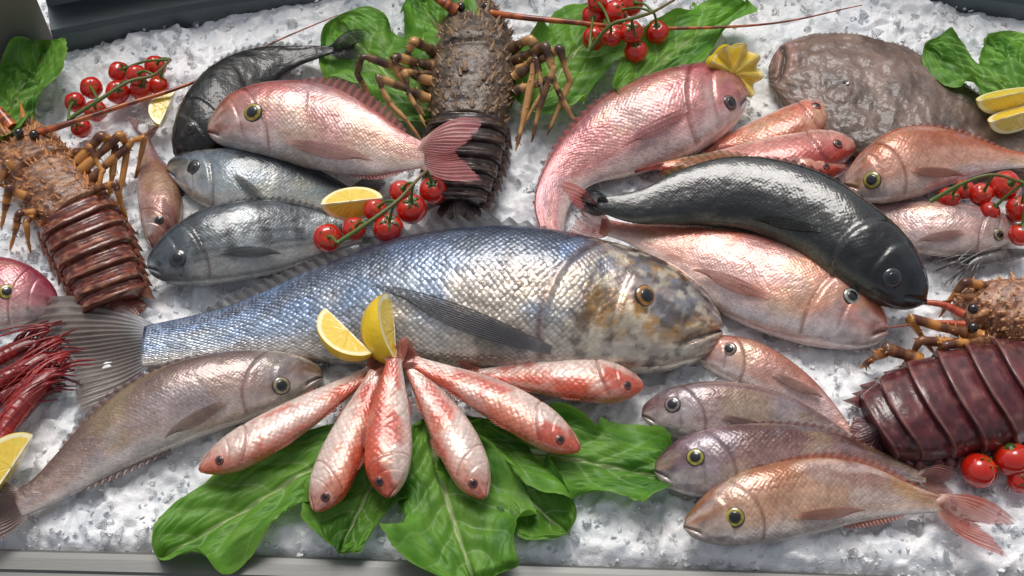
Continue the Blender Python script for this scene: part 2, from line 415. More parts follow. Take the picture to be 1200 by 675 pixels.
def c_gen(back,fl,bel,head=None,stripe=None,blot=None,hz=.26,seed=1,var=.4):
    def f(s,c,x,y):
        k=ramp3(c+.35*(fbm(x*22,y*22,seed)-.5),back,fl,bel)
        if head is not None: k=mix(k,L(*head),sst(hz,hz*.5,s)*.75*sst(-.9,.2,c))
        if stripe is not None:
            sc,n_,am=stripe; k=mix(k,L(*sc),np.clip(np.cos(c*n_*np.pi)*.5+.5,0,1)**3*am*(s>hz))
        if blot is not None:
            bc,sc,th_=blot; k=mix(k,L(*bc),sst(th_-.04,th_+.16,fbm(x*sc*.6,y*sc*1.5,seed+5,4))*.5)
        k=mix(k,np.asarray(L(*back))*.8,sst(.54,.76,fbm(x*24+7,y*44,seed+21,4))*.45*sst(-.9,-.2,c))
        # silvery cheek and faint golden or bluish washes
        k=mix(k,L(206,198,192),sst(.46,.66,fbm(x*30+2,y*30,seed+31,3))*sst(hz*1.05,hz*.8,s)*sst(.3,-.2,c)*.5)
        k=mix(k,L(196,176,128),sst(.52,.72,fbm(x*18+9,y*30,seed+41,3))*.28)
        k=mix(k,L(150,160,178),sst(.54,.72,fbm(x*20+19,y*34,seed+51,3))*.25)
        return k*(1+var*(fbm(x*60,y*60,seed+9,4)-.5))[...,None]
    return f
def c_big(s,c,x,y):
    k=ramp3(c,(64,74,92),(158,168,180),(212,204,196))
    nb=fbm(x*14,y*14,4,4)
    k=mix(k,L(112,138,178),sst(.42,.66,nb)*.6*(s>.24)*sst(-.7,.1,c))
    k=mix(k,L(206,188,164),sst(.45,.68,fbm(x*11+5,y*11,8,4))*.75*sst(.5,-.1,c)*sst(.8,.5,s))
    k=mix(k,L(124,104,92),sst(.54,.7,fbm(x*19+5,y*19,18,4))*.4*sst(.6,0,c))
    k=mix(k,L(44,43,48),sst(.54,.7,fbm(x*16,y*16+9,12,4))*.5)
    hd=sst(.33,.24,s+.04*c)
    hc=mix(L(176,158,138),L(92,82,78),sst(.15,.8,c)); hc=mix(hc,L(194,142,62),sst(.46,.62,fbm(x*42,y*42,21,4))*.75)
    hc=mix(hc,L(136,150,172),sst(.50,.66,fbm(x*30,y*30,27,4))*.6); hc=mix(hc,L(204,176,162),sst(.52,.66,fbm(x*26+7,y*26,47,4))*.5); hc=mix(hc,L(204,194,182),sst(-.35,-.8,c))
    hc=mix(hc,L(64,52,44),sst(.50,.64,fbm(x*80,y*80,33,4))*.6); hc=mix(hc,L(232,220,198),sst(.54,.66,fbm(x*95,y*95,37,3))*.65)
    return mix(k,hc,hd)
def c_mull(seed):
    def f(s,c,x,y):
        k=mix(L(216,148,126),L(236,212,200),sst(.35,-.5,c))
        k=mix(k,L(236,214,204),sst(.40,.6,fbm(x*32+seed,y*50+3,seed+4,4))*.7)
        n_=fbm(x*30+seed*7,y*46,seed,4); k=mix(k,L(200,66,42),sst(.47,.60,n_)*.8*sst(-.95,-.2,c))
        k=mix(k,L(206,96,68),sst(.4,.9,c+.4*(n_-.5))*.6)
        k=mix(k,L(208,104,78),sst(.22,.08,s)*.5)
        return k
    return f
def c_strip(s,c,x,y):
    k=ramp3(c,(66,74,80),(122,128,130),(180,178,174))
    k=mix(k,L(46,52,58),(np.cos(c*13*np.pi)*.5+.5)**2*.6*(s>.25)*sst(-.8,-.3,c))
    k=mix(k,L(34,38,42),sst(.1,.9,np.cos(s*44+.6*c))*.75*(s>.25)*sst(-.75,.1,c))
    k=mix(k,L(64,74,82),sst(.28,.2,s)*.7)
    k=mix(k,L(180,186,188),sst(.55,.68,fbm(x*25,y*25,5,4))*.5)
    return k
def c_black(s,c,x,y):
    k=mix(L(11,13,15),L(24,28,30),sst(.4,-.3,c)); k=mix(k,L(110,106,88),sst(-.62,-.95,c))
    k=mix(k,L(16,24,38),sst(.22,.1,s)*.8); k=mix(k,L(56,60,52),sst(.56,.74,fbm(x*24,y*24,7,4))*.4); k=mix(k,L(6,7,8),sst(.5,.7,fbm(x*20,y*30,11,4))*.7)
    return k
def c_monk(s,c,x,y):
    k=mix(L(106,88,78),L(136,114,103),fbm(x*12,y*12,2,4)); k=mix(k,L(72,58,51),sst(.44,.66,fbm(x*26,y*26,6,5))*.7)
    k=mix(k,L(164,138,126),sst(.58,.74,fbm(x*30+4,y*30,14,4))*.5)
    return mix(k,L(174,132,122),sst(.22,.04,s)*sst(-.4,.4,c)*.45)
# ---- big one
fish('sea_bream','largest fish of all, blue silver sea bream with big scales and gold flecked head',
 [(841,380),(836,358),(818,335),(788,313),(752,298),(700,283),(620,269),(540,270),(460,283),(380,311),(310,342),(250,364),(170,382)],
 [(841,391),(836,408),(815,424),(778,434),(740,437),(660,437),(580,433),(500,430),(420,426),(340,424),(270,424),(165,432)],
 c_big,MS,base=0,tilt=.03,K=.50,sg=.27,eye=(757,347,13),iris=(190,130,50),tail=((-4,356),(82,418),(92,488),.012),tailcol=((146,136,130),(136,118,110)),alpha=.92,
 fincol=(112,108,108),dorsal=[(.32,.62,24,.9,12,.35,.6),(.62,.9,17,1.0,16)],anal=[(.68,.88,12)],pec=[((646,410),(458,346),16,(124,122,126),.006,11,0,.88)],NS=240,NT=110)
fish('pink_bream','pink snapper with yellow eye and pale pink forked tail, above the two grey bream',
 [(244,153),(250,135),(270,113),(305,100),(350,97),(395,105),(440,130),(470,152),(499,168)],
 [(244,157),(255,168),(285,178),(330,188),(380,200),(430,206),(465,202),(499,196)],
 c_gen((180,104,98),(208,160,154),(228,212,208),(166,106,78),None,((236,214,206),30,.52),seed=3),MB,base=.03,dz=(.005,.0,.03),tilt=.03,K=.56,eye=(296,131,11),iris=(190,164,50),
 tail=((570,136),(532,180),(566,214),.085),tailcol=((226,160,156),(218,136,136)),fincol=(200,126,124),alpha=.92,dorsal=[(.42,.9,15,.8,16)],anal=[(.66,.9,8)],pec=[((335,165),(428,188),9,(228,180,170),.006)])
fish('grey_bream','dark backed silver bream with pale belly, half hidden beneath the pink snapper',
 [(196,197),(203,186),(228,179),(270,176),(320,184),(370,198),(415,222)],[(196,203),(206,215),(230,236),(270,256),(320,262),(370,250),(415,232)],
 c_gen((34,42,48),(150,158,158),(216,214,208),(44,50,54),None,((120,132,144),26,.55),seed=11),MF,base=.008,tilt=.02,K=.53,eye=(226,196,9),iris=(70,74,70),tail=('auto',40,22),tailcol=((90,95,100),(60,66,72)),pec=[((275,205),(310,238),6,(150,152,148),.004)])
fish('striped_bream','slate grey bream with dark bars, its snout next to the small pinkish brown fish',
 [(174,310),(178,295),(200,270),(240,246),(290,236),(340,238),(390,252),(425,268)],[(174,316),(185,327),(215,335),(260,331),(320,320),(370,303),(425,284)],
 c_strip,MF,base=.012,tilt=.025,K=.50,eye=(208,302,10),iris=(60,66,72),tail=('auto',40,22),tailcol=((80,86,92),(60,64,70)),fincol=(80,84,88),dorsal=[(.4,.85,7,.9,16)],pec=[((258,294),(322,298),7,(124,128,130),.004)])
fish('grouper','black mottled grouper behind the pink snapper, tail pointing to the back of the ice',
 [(203,178),(204,150),(220,112),(252,78),(300,58),(350,54),(392,54)],[(206,184),(225,188),(258,176),(285,150),(312,110),(345,80),(392,62)],
 lambda s,c,x,y: mix(mix(L(12,12,12),L(24,23,22),sst(.4,-.4,c)),L(64,60,54),sst(.56,.72,fbm(x*30,y*30,15,4))*.5),MSK,base=.01,dz=(0,0,.02),tilt=.01,K=.55,eye=(222,150,7),iris=(60,55,40),tail=('auto',40,20),tailcol=((60,58,56),(40,40,40)),fincol=(34,33,31),dorsal=[(.3,.85,9,.8)],lump=.12)
fish('gurnard','small slim brownish pink fish hanging head down right of the left lobster tail',
 [(184,292),(196,286),(210,262),(213,235),(205,206),(186,182),(174,160)],[(179,292),(170,280),(164,252),(161,222),(161,196),(163,176),(168,158)],
 c_gen((140,88,78),(168,122,110),(206,176,166),None,None,((120,74,66),40,.55),seed=19),MF,base=0,tilt=0,K=.7,eye=(186,258,5),iris=(90,70,60),tail=((192,140),(172,145),(150,140)),tailcol=((190,136,126),(170,116,106)),pec=[((192,232),(200,275),6,(200,150,140),.004)])
fish('red_porgy','large curved rose pink porgy whose head touches the yellow lemon half',
 [(872,112),(868,96),(848,80),(810,77),(760,90),(705,118),(660,162),(634,205),(626,240),(634,272)],
 [(872,118),(868,138),(846,160),(800,186),(745,204),(700,214),(676,230),(664,250),(660,275)],
 c_gen((174,86,90),(210,148,144),(234,210,204),(182,106,106),((236,194,190),9,.4),None,seed=22),MB,base=.005,dz=(.012,0,0),tilt=.025,K=.48,eye=(856,120,9),iris=(120,90,90),dorsal=[(.3,.85,7,.9,20)],fincol=(194,106,106),pec=[((805,128),(738,170),9,(226,160,156),.006)])
fish('pandora','orange pink bream with white chin and red tail lying under the black fish',
 [(1037,380),(1032,358),(1008,325),(965,299),(900,279),(840,266),(785,264),(740,262),(705,256)],
 [(1037,387),(1030,402),(1000,409),(940,402),(870,379),(810,344),(765,305),(735,285),(702,274)],
 c_gen((202,118,94),(222,160,140),(238,224,220),(204,122,98),None,((240,200,188),24,.55),seed=26),MF,base=.01,dz=(0,0,.02),tilt=.025,K=.48,sg=.24,eye=(998,347,10),iris=(180,180,170),
 tail=((652,206),(682,252),(664,276),.07),tailcol=((214,120,106),(200,88,80)),fincol=(210,112,100),dorsal=[(.45,.9,7,1,18)],pec=[((902,348),(822,322),9,(230,170,152),.007)],anal=[(.6,.85,8)],sat=1.05)
fish('dark_grouper','glossy black fish with blunt head resting on the back of the orange pink bream',
 [(1086,350),(1085,322),(1068,285),(1030,248),(975,210),(910,188),(850,185),(795,200),(750,222),(700,232)],
 [(1084,357),(1060,363),(1023,354),(980,332),(935,298),(885,273),(830,264),(780,263),(740,261),(700,248)],
 c_black,MK,base=.035,dz=(.0,.01,.015,.02),tilt=.03,K=.54,eye=(1046,326,11),iris=(40,52,66),fincol=(50,48,40),dorsal=[(.28,.6,8,1,14),(.60,.82,15,1.3,12,.3,.2,(140,118,58))],anal=[(.55,.78,7)],tail=('auto',22,12),tailcol=((34,36,34),(28,30,30)),pec=[((962,270),(890,258),7,(50,54,52),.005)])
# ---- generic slim fish
def slim(name,label,head,tl,hw,colf,mat,flip=1,bend=0,tailz=20,prof=None,**k):
    h=np.array(head,float); t=np.array(tl,float); dv=t-h; pv=np.array([dv[1],-dv[0]])/np.linalg.norm(dv)*flip
    s=np.array([0,.03,.1,.2,.35,.5,.65,.8,.92,1]); w=np.array([.13,.38,.68,.90,1,.94,.79,.57,.40,.30]) if prof is None else np.array(prof)
    ce=h+dv*s[:,None]+pv*(bend*np.sin(np.pi*s))[:,None]
    wu=w*np.array([.8,.95,1.06,1.06,1,1,1,1,1,1])
    return fish(name,label,(ce+pv*(hw*wu)[:,None]).tolist(),(ce-pv*(hw*w)[:,None]).tolist(),colf,mat,**k)
G='red mullets fanned on the lettuce'
ml=[('blotched red mullet furthest left in the fan, head pointing to the lower left',(234,552),(436,434),21,-1,3,.024,.0),
    ('red mullet second from the left in the fan, head on the left lettuce leaf',(370,600),(440,436),24,-1,2,.026,.01),
    ('red mullet in the middle of the fan, pointing straight down from the lemon wedges',(454,583),(462,420),28,1,2,.032,.02),
    ('red mullet just right of the middle of the fan, head on the centre lettuce leaf',(568,584),(478,424),25,1,-4,.026,.015),
    ('red mullet second from the right in the fan, head on the right lettuce leaf',(679,528),(484,424),23,1,-6,.030,.012),
    ('red mullet lying level below the largest fish, furthest right in the fan',(754,454),(560,440),23,1,-4,.018,.0)]
for i,(lb,h,t,hw,fl,bd,ba,dd) in enumerate(ml):
    slim('red_mullet',lb,h,t,hw,c_mull(31+i*3),MMU,flip=fl,bend=bd,group=G,base=ba,dz=(0,0,dd),tilt=.006,K=.64,sg=.25,tk=.3,eye=('auto',.13,.42 if i not in (2,) else .5,5.5),iris=(150,70,56),tail=('auto',26,13),
         tailcol=((224,156,136),(210,124,104)),fincol=(216,130,110),dorsal=[(.36,.5,9,1,7),(.66,.78,6,1,6)],anal=[(.6,.72,6,1,7)],NS=130,NT=60,sat=1.1,val=.88)
G2='red mullets behind the black fish'
slim('red_mullet','small bright red mullet nearest the monkfish, rearmost of three behind the black fish',(978,130),(836,170),21,c_gen((200,84,64),(224,136,114),(238,206,194),None,None,((240,196,176),40,.55),seed=41),MMU,flip=1,bend=6,group=G2,base=.005,tilt=.01,K=.64,tk=.3,eye=(957,124,6),iris=(200,90,70),tail=('auto',24,12),tailcol=((216,120,100),(200,96,80)),NS=110,NT=48)
slim('red_mullet','red mullet with a pale pink flank, middle one of three behind the black fish',(1006,172),(800,192),21,c_gen((198,92,84),(222,152,140),(240,214,206),None,None,((242,206,194),36,.55),seed=43),MMU,flip=1,bend=4,group=G2,base=.012,tilt=.01,K=.64,tk=.3,eye=(982,168,6),iris=(180,90,80),tail=('auto',30,10),tailcol=((210,120,110),(200,100,90)),NS=110,NT=48)
slim('red_mullet','red mullet lying against the back of the black fish, mostly hidden by it',(992,198),(770,192),18,c_gen((190,82,68),(214,128,106),(236,200,188),None,None,((236,180,160),40,.55),seed=45),MMU,flip=1,bend=2,group=G2,base=.012,tilt=.01,K=.64,tk=.3,eye=(968,194,5),iris=(180,90,80),tail=('auto',30,10),tailcol=((210,110,100),(190,80,70)),NS=110,NT=48)
fish('monkfish','big flat brown monkfish with wide mouth and blotchy skin at the back right',
 [(903,86),(906,66),(922,51),(950,44),(1000,44),(1060,60),(1115,90),(1170,130),(1250,190)],[(903,92),(907,108),(926,132),(966,160),(1015,186),(1070,206),(1120,212),(1180,214),(1250,212)],
 c_monk,MMK,base=.002,tilt=0,K=.24,gill=0,eye=(991,97,5),iris=(205,196,190),lump=.34,scl0=0,fincol=(112,90,80),tk=.2,dorsal=[(.12,.8,6,.3,46,.2,.9)],NS=220,NT=120,mouth=0,gape=.8,ragged=5)
fish('orange_bream','orange backed bream with yellow eye lying on the flank of the monkfish',
 [(990,214),(993,200),(1012,176),(1045,154),(1085,149),(1130,158),(1170,172),(1215,182)],[(990,219),(1000,230),(1030,237),(1070,232),(1110,218),(1150,204),(1180,198),(1215,196)],
 c_gen((184,100,68),(214,164,144),(228,210,202),(168,102,74),None,((236,204,192),30,.55),seed=50),MB,base=.03,tilt=.025,K=.53,eye=(1022,211,10),iris=(184,170,66),fincol=(196,108,88),dorsal=[(.35,.85,7,.9)],pec=[((1068,200),(1120,205),6,(222,164,144),.005)],tail=('auto',40,22),tailcol=((206,130,110),(196,106,90)))
fish('pale_pink_fish','slim pale pink fish pointing right towards the tomatoes, under the orange backed bream',
 [(1191,268),(1184,256),(1155,245),(1110,238),(1060,236),(1015,238)],[(1191,273),(1184,286),(1155,297),(1110,300),(1065,292),(1015,262)],
 c_gen((180,126,114),(210,172,162),(232,216,210),(186,134,120),((226,200,194),8,.4),None,seed=53),MF,base=.01,tilt=.015,K=.57,eye=(1171,275,7),iris=(180,164,120),pec=[((1130,272),(1080,283),6,(224,182,172),.004)])
fish('brown_bream','long brownish grey fish at the lower left, its tail bending down to the edge',
 [(379,440),(372,428),(345,416),(300,411),(245,416),(190,432),(140,460),(100,494),(66,532),(40,560),(14,578)],
 [(379,444),(368,456),(335,474),(290,492),(235,512),(180,535),(130,557),(95,575),(68,588),(46,598),(26,606)],
 c_gen((112,88,80),(174,150,140),(214,202,196),(118,94,84),None,None,seed=57),MF,base=.005,tilt=.02,K=.56,sg=.2,eye=(330,452,10),iris=(170,158,122),fincol=(140,112,104),dorsal=[(.3,.82,9,1,20)],anal=[(.5,.8,12,.8,12)],pec=[((265,470),(200,508),8,(186,158,146),.005)],tail=((-60,560),(-22,602),(-40,650),.012),tailcol=((140,112,104),(120,94,86)),alpha=.9,sat=1.1)
G3='bream stacked beside the right lobster'
fish('small_bream','small salmon pink bream pointing up left, rearmost of four beside the right lobster',
 [(813,408),(818,398),(845,393),(885,400),(925,422),(960,452),(990,490),(1006,520)],[(814,414),(822,428),(850,444),(885,462),(925,480),(955,500),(975,515),(990,530)],
 c_gen((186,124,108),(210,170,158),(236,218,212),(190,122,102),None,((238,206,196),32,.55),seed=61),MF,group=G3,base=0,tilt=.015,K=.53,eye=(855,409,8),iris=(170,146,126),pec=[((905,438),(958,466),6,(224,186,172),.004)],tail=('auto',40,18))
fish('small_bream','small mauve grey bream pointing left, second from the back beside the right lobster',
 [(752,484),(757,472),(785,455),(835,447),(885,452),(930,467),(970,490),(1000,512)],[(752,489),(765,502),(795,514),(840,517),(890,515),(935,514),(970,514),(1000,522)],
 c_gen((126,96,92),(178,154,150),(218,206,202),(124,96,94),((206,180,178),9,.3),None,seed=64),MF,group=G3,base=.006,tilt=.02,K=.53,eye=(788,474,9),iris=(160,144,140),pec=[((845,488),(905,505),6,(200,170,162),.004)],tail=('auto',40,18))
fish('small_bream','purple brown bream with yellow ringed eye, second from the front beside the right lobster',
 [(767,548),(773,534),(800,512),(850,499),(910,497),(970,505),(1030,528),(1085,556)],[(767,554),(780,570),(815,582),(860,582),(920,574),(980,566),(1035,562),(1085,566)],
 c_gen((100,66,62),(162,130,124),(214,200,194),(94,70,82),None,((180,156,164),30,.55),seed=67),MB,group=G3,base=.012,tilt=.02,K=.53,eye=(815,536,10),iris=(190,180,66),pec=[((880,545),(938,558),6,(202,160,150),.004)],tail=('auto',40,22),dorsal=[(.35,.8,7,.9)],fincol=(150,96,90))
fish('small_bream','golden pink bream with red forked tail, nearest the front beside the right lobster',
 [(801,614),(806,602),(830,576),(870,553),(920,540),(970,536),(1020,546),(1065,566),(1108,582)],[(801,620),(815,632),(850,640),(905,636),(960,624),(1010,612),(1060,604),(1104,600)],
 c_gen((166,106,74),(208,170,146),(230,216,208),(150,104,82),None,((238,216,202),34,.54),seed=70),MB,group=G3,base=.012,tilt=.025,K=.54,eye=(861,606,11),iris=(190,174,58),
 tail=((1200,612),(1140,612),(1184,657),.02),tailcol=((222,132,106),(212,96,72)),fincol=(204,116,90),dorsal=[(.4,.9,10,.9,18)],anal=[(.62,.85,8)],pec=[((930,605),(1002,598),7,(228,176,154),.006)])
fish('pink_bream','pink bream cut off by the left edge, only its yellow eyed head in view',
 [(68,350),(60,332),(35,312),(0,302),(-50,305),(-120,330)],[(68,355),(60,366),(35,380),(0,388),(-50,390),(-120,360)],
 c_gen((166,72,86),(204,146,146),(228,210,208),(158,66,84),None,None,seed=73),MB,base=0,tilt=.02,K=.52,eye=(8,342,9),iris=(196,176,50),gill=1)
# ------------------------------------------------------------ lobsters
def cones(base,dirs,lens,rad,k=6):
    V=[];F=[];c=0
    for b,d,l,r in zip(base,dirs,lens,rad):
        d=d/np.linalg.norm(d); a=np.cross(d,[.31,.2,.9]); a/=np.linalg.norm(a); e=np.cross(d,a)
        for j in range(k):
            t=2*np.pi*j/k; V.append(b-d*l*.15+r*(math.cos(t)*a+math.sin(t)*e))
        V.append(b+d*l)
        for j in range(k): F.append([c+j,c+(j+1)%k,c+k])
        c+=k+1
    return np.array(V),F
def dome_loft(path,base,hr,n,NT=40,s0=0,s1=1,flare=0.,power=.85):
    s=np.linspace(s0,s1,n); pw=spl(path,s); px=pw[:,:2]; 
    c=P(px[:,0],px[:,1],base+.02)
    T=np.gradient(c,axis=0); T[:,2]=0; T/=np.linalg.norm(T,axis=1)[:,None]
    Rr=np.stack([T[:,1],-T[:,0],0*T[:,0]],-1)
    hw=np.array([w*pxm(q) for w,q in zip(pw[:,2],c)])
    if flare: hw=hw*(1+flare*sst(0,1,np.linspace(0,1,n)))
    hh=hw*hr; th=np.linspace(0,2*np.pi,NT,endpoint=False)
    x=np.sign(np.cos(th))*np.abs(np.cos(th))**power; y=np.where(np.sin(th)>0,np.abs(np.sin(th))**1.0,-.35*np.abs(np.sin(th)))
    v=c[:,None]+Rr[:,None]*(hw[:,None]*x[None])[...,None]
    v[...,2]=base+.012+hh[:,None]*(y[None]+.3)
    return v,s,th,T,Rr,hw,hh,c
def lobster(label,car,abd,base,cb,ca,legs,ants,fan=True,hr=.72,eyes=None,legc=((206,140,70),(84,42,32)),antc=((190,100,50),(120,56,36)),segs=6,nsp=320,fanl=40,mat=None,pat=1.,groove=1.,bow=0.,rough=1.):
    mat=mat or MSHELL
    c0=P(abd[0][0],abd[0][1],base)
    root=thing('spiny_lobster',label,'lobster',c0,'spiny lobsters')
    v,s,th,T,Rr,hw,hh,c=dome_loft(car,base,hr,90,72)
    NN,NQ=90,72
    v[...,2]+=(.007*(fbm(np.repeat(s[:,None]*18,NQ,1),th[None]*4+0*s[:,None],3,4)-.45))*(np.sin(th)[None]>0)
    v[...,2]-=(.007*np.exp(-((s-.52)/.025)**2))[:,None]*(np.sin(th)[None]>.1)
    V,f=capped(v,NN,NQ); S=np.concatenate([np.repeat(s,NQ),[0,1]]); Q=np.concatenate([np.tile(th,NN),[0,0]])
    k=mix(L(*cb[0]),L(*cb[1]),fbm(S*26,Q*5,3,4)); k=mix(k,L(*cb[0])*.45,sst(.5,.66,fbm(S*36,Q*9,19,4))*.8); k=mix(k,L(*cb[2]),sst(.58,.70,fbm(S*50,Q*12,9,3))*.8); nb=len(V)
    ii=rng.integers(4,88,nsp); jj=rng.integers(1,35,nsp)
    b=v[ii,jj]; dr=b-c[ii]; dr[:,2]+=.01; dr=dr/np.linalg.norm(dr,axis=1)[:,None]-T[ii]*.8
    ln=rng.uniform(.002,.0075,nsp)*hw.max()/.055*np.where(rng.random(nsp)<.18,1.8,1); V2,F2=cones(b,dr,ln,ln*.36)
    b3=[];d3=[];l3=[]
    for q_ in (-1,1):
        b3.append(c[9]+Rr[9]*q_*hw[9]*.45+np.array([0,0,hh[9]*.9])); d3.append(-T[9]+np.array([0,0,.5])+Rr[9]*q_*.2); l3.append(.03)
    V3,F3=cones(np.array(b3),d3,l3,[.006,.006],8)
    tipc=np.tile(np.vstack([np.repeat(L(*cb[1])[None],6,0),L(*cb[3])[None]]),(nsp,1)); tip3=np.tile(np.vstack([np.repeat(L(*cb[1])[None],8,0),L(*cb[3])[None]]),(2,1))
    F_=f+[[i+nb for i in q] for q in F2]+[[i+nb+len(V2) for i in q] for q in F3]
    mesh_obj('carapace',np.vstack([V,V2,V3]),F_,MSHELL,root,col=np.vstack([k,tipc,tip3]))
    for i in range(segs):
        a0=i/segs+(.012*math.sin(i*2.7) if i else 0); a1=min(1,(i+1)/segs+.05)
        v,s,th,T,Rr,hw,hh,c=dome_loft(abd,base,hr*.85,22,64,a0,a1,flare=.06)
        u=np.linspace(0,1,22)
        v[...,2]+=(.0055*u+.002*np.exp(-((u-.88)/.08)**2)*groove-.003*groove*np.exp(-((u-.5)/.06)**2))[:,None]*(np.sin(th)[None]>0)
        v=v+T[:,None]*((bow*hw[:,None]*(np.sin(th)[None].clip(0)**2-.4)*(0.3+.7*u[:,None])))[...,None]
        v[...,2]+=.003*rough*(fbm(u[:,None]*5+i*4,th[None]*4,5,3)-.5)
        V,f=capped(v,22,64); U_=np.concatenate([np.repeat(u,64),[0,1]]); Q=np.concatenate([np.tile(th,22),[1,1]])
        k=mix(L(*ca[0]),L(*ca[1]),sst(.35,.75,fbm(U_*4+i*3,Q*5,i,4)))
        k=mix(k,L(*ca[2]),np.exp(-((U_-.95)/.035)**2)*.5); k=mix(k,L(*ca[2]),sst(.58,.74,fbm(Q*8,U_*6+i*4,7,4))*.6*pat)
        k=mix(k,L(*ca[0])*.45,sst(.52,.68,fbm(Q*8,U_*5+i*9,17,4))*.7*max(pat,.3))
        k=mix(k,L(*ca[0])*.4,np.exp(-((U_-.5)/.05)**2)*.6*groove); k=mix(k,L(*ca[0])*.5,sst(.12,.0,U_)*.7)
        nb=len(V); bs=[];ds=[]
        for q_ in (-1,1):
            for uu in (8,17):
                bs.append(c[uu]+Rr[uu]*q_*hw[uu]*.98+np.array([0,0,-.004])); ds.append(Rr[uu]*q_*.6+T[uu]*.9+np.array([0,0,-.35]))
        V2,F2=cones(bs,ds,[.2*hw[5]+.006]*4,[.007]*4,8)
        k2=np.tile(np.vstack([np.repeat(L(*ca[1])[None],8,0),L(*ca[2])[None]]),(4,1))
        mesh_obj('tail_segment',np.vstack([V,V2]),f+[[j+nb for j in q] for q in F2],mat,root,col=np.vstack([k,k2]))
    if fan:
        e=c[-1]; Te=T[-1]; Re=Rr[-1]; ll=fanl*pxm(e)
        for a in (-58,-30,0,30,58):
            A=math.radians(a); dv=Te*math.cos(A)+Re*math.sin(A); pv=np.array([-dv[1],dv[0],0])
            uu=np.linspace(0,1,20); ww=np.linspace(-1,1,17); pr=ll*.3*(.35+.65*np.sin(np.pi*np.clip(uu*.7+.05,0,1)))*(1-uu**6)**.5
            g=(e-Te*.01)[None,None]+dv*(uu*ll)[:,None,None]+pv*(pr[:,None]*ww[None])[...,None]
            g[...,2]=base+.02+.01*(1-np.abs(a)/60)-.01*uu[:,None]-.004*ww[None]**2+.001*np.cos(ww*20)[None]
            k=mix(L(*ca[0]),L(*ca[1]),uu[:,None]+0*ww[None]); k=mix(k,L(*ca[2]),sst(.85,1,uu)[:,None]*.5+0*ww[None])
            mesh_obj('tail_fan',g.reshape(-1,3),gridf(20,17),mat,root,col=k.reshape(-1,3))
    for lg in legs:
        pts=[P(x,y,base+z) for x,y,z in lg[0]]; r=lg[1]*.72
        n_=len(pts); rad=[r*(1.15-.75*i/(n_-1)) for i in range(n_)]
        dense=[];rr=[]
        for i in range(n_-1):
            for t in (0,.08,.5,.92): dense.append(pts[i]*(1-t)+pts[i+1]*t+rng.normal(size=3)*.0007); rr.append((rad[i]*(1-t)+rad[i+1]*t)*(1.3 if t in (0,.08,.92) else .92))
        dense.append(pts[-1]); rr.append(rad[-1]*.3)
        sd=rng.uniform(0,9)
        v_,s_=tube(dense,rr,10,len(dense)*5); V,f=capped(v_,*v_.shape[:2]); S=np.concatenate([np.repeat(s_,10),[0,1]])
        k=mix(mix(L(*legc[0]),L(*legc[1]),sst(.4,.62,vn(S*9+sd,S*0,3))),L(*legc[0])*.6,vn(S*30,S*0,8)*.5)
        cen=v_.mean(1); m_=14; i_=rng.integers(2,len(cen)-4,m_); j_=rng.integers(0,10,m_)
        V2,F2=cones(v_[i_,j_],v_[i_,j_]-cen[i_]+(cen[i_+1]-cen[i_])*.6,np.full(m_,r*.9),np.full(m_,r*.25),5)
        mesh_obj('leg',np.vstack([V,V2]),f+[[q+len(V) for q in x_] for x_ in F2],MLEG,root,col=np.vstack([k,np.repeat(L(*legc[0])[None]*.8,len(V2),0)]))
    for an in ants:
        pts=[P(x,y,base+z) for x,y,z in an[0]]; r=an[1]
        tube_obj('antenna',pts,[r,r*.75,r*.5,r*.3,r*.15],MLEG,root,lambda S:mix(L(*antc[0]),L(*antc[1]),sst(.4,.6,vn(S*60,S*0,5))),8,90)
    for ex,ey,ez in (eyes or []):
        p=P(ex,ey,base+ez); b=bmesh.new(); bmesh.ops.create_uvsphere(b,u_segments=16,v_segments=10,radius=.006)
        vv=np.array([list(x.co) for x in b.verts])+p; ff=[[x.index for x in q.verts] for q in b.faces]; b.free()
        mesh_obj('eye',vv,ff,MEYE,root,col=np.repeat(L(20,16,16)[None],len(vv),0))
    return root
BR=((104,66,44),(152,100,66),(192,142,98),(212,140,72))
lobster('orange brown spiny lobster with reddish banded tail at the left edge',[(18,150,20),(28,172,36),(48,202,43),(72,230,45),(92,252,42)],[(84,246,42),(104,282,44),(122,322,40),(136,358,35)],.0,
 BR,((92,38,28),(130,66,50),(194,138,104)),
 [([(92,190,.04),(118,160,.07),(135,170,.055),(128,235,.015)],.007),([(96,200,.04),(140,158,.07),(150,172,.05),(138,250,.01)],.0065),([(100,215,.035),(155,165,.06),(168,160,.05),(158,215,.01)],.006),([(102,228,.03),(135,215,.05),(150,260,.01)],.006),([(88,180,.04),(106,172,.06),(120,200,.045),(112,240,.03)],.005),
  ([(30,215,.035),(8,190,.06),(-10,230,.01)],.007),([(40,235,.035),(10,220,.055),(2,270,.01)],.0065),([(52,250,.03),(22,250,.05),(12,295,.005)],.006),([(46,240,.03),(30,262,.045),(36,300,.005)],.005)],
 [([(30,160,.04),(70,148,.05),(140,125,.05),(230,95,.04),(320,50,.035),(395,18,.03)],.0045),([(15,150,.04),(-10,120,.05),(-40,90,.05)],.008)],eyes=[(22,156,.05),(40,158,.05)],fanl=36,hr=.65,bow=.22,mat=MGLOSS)
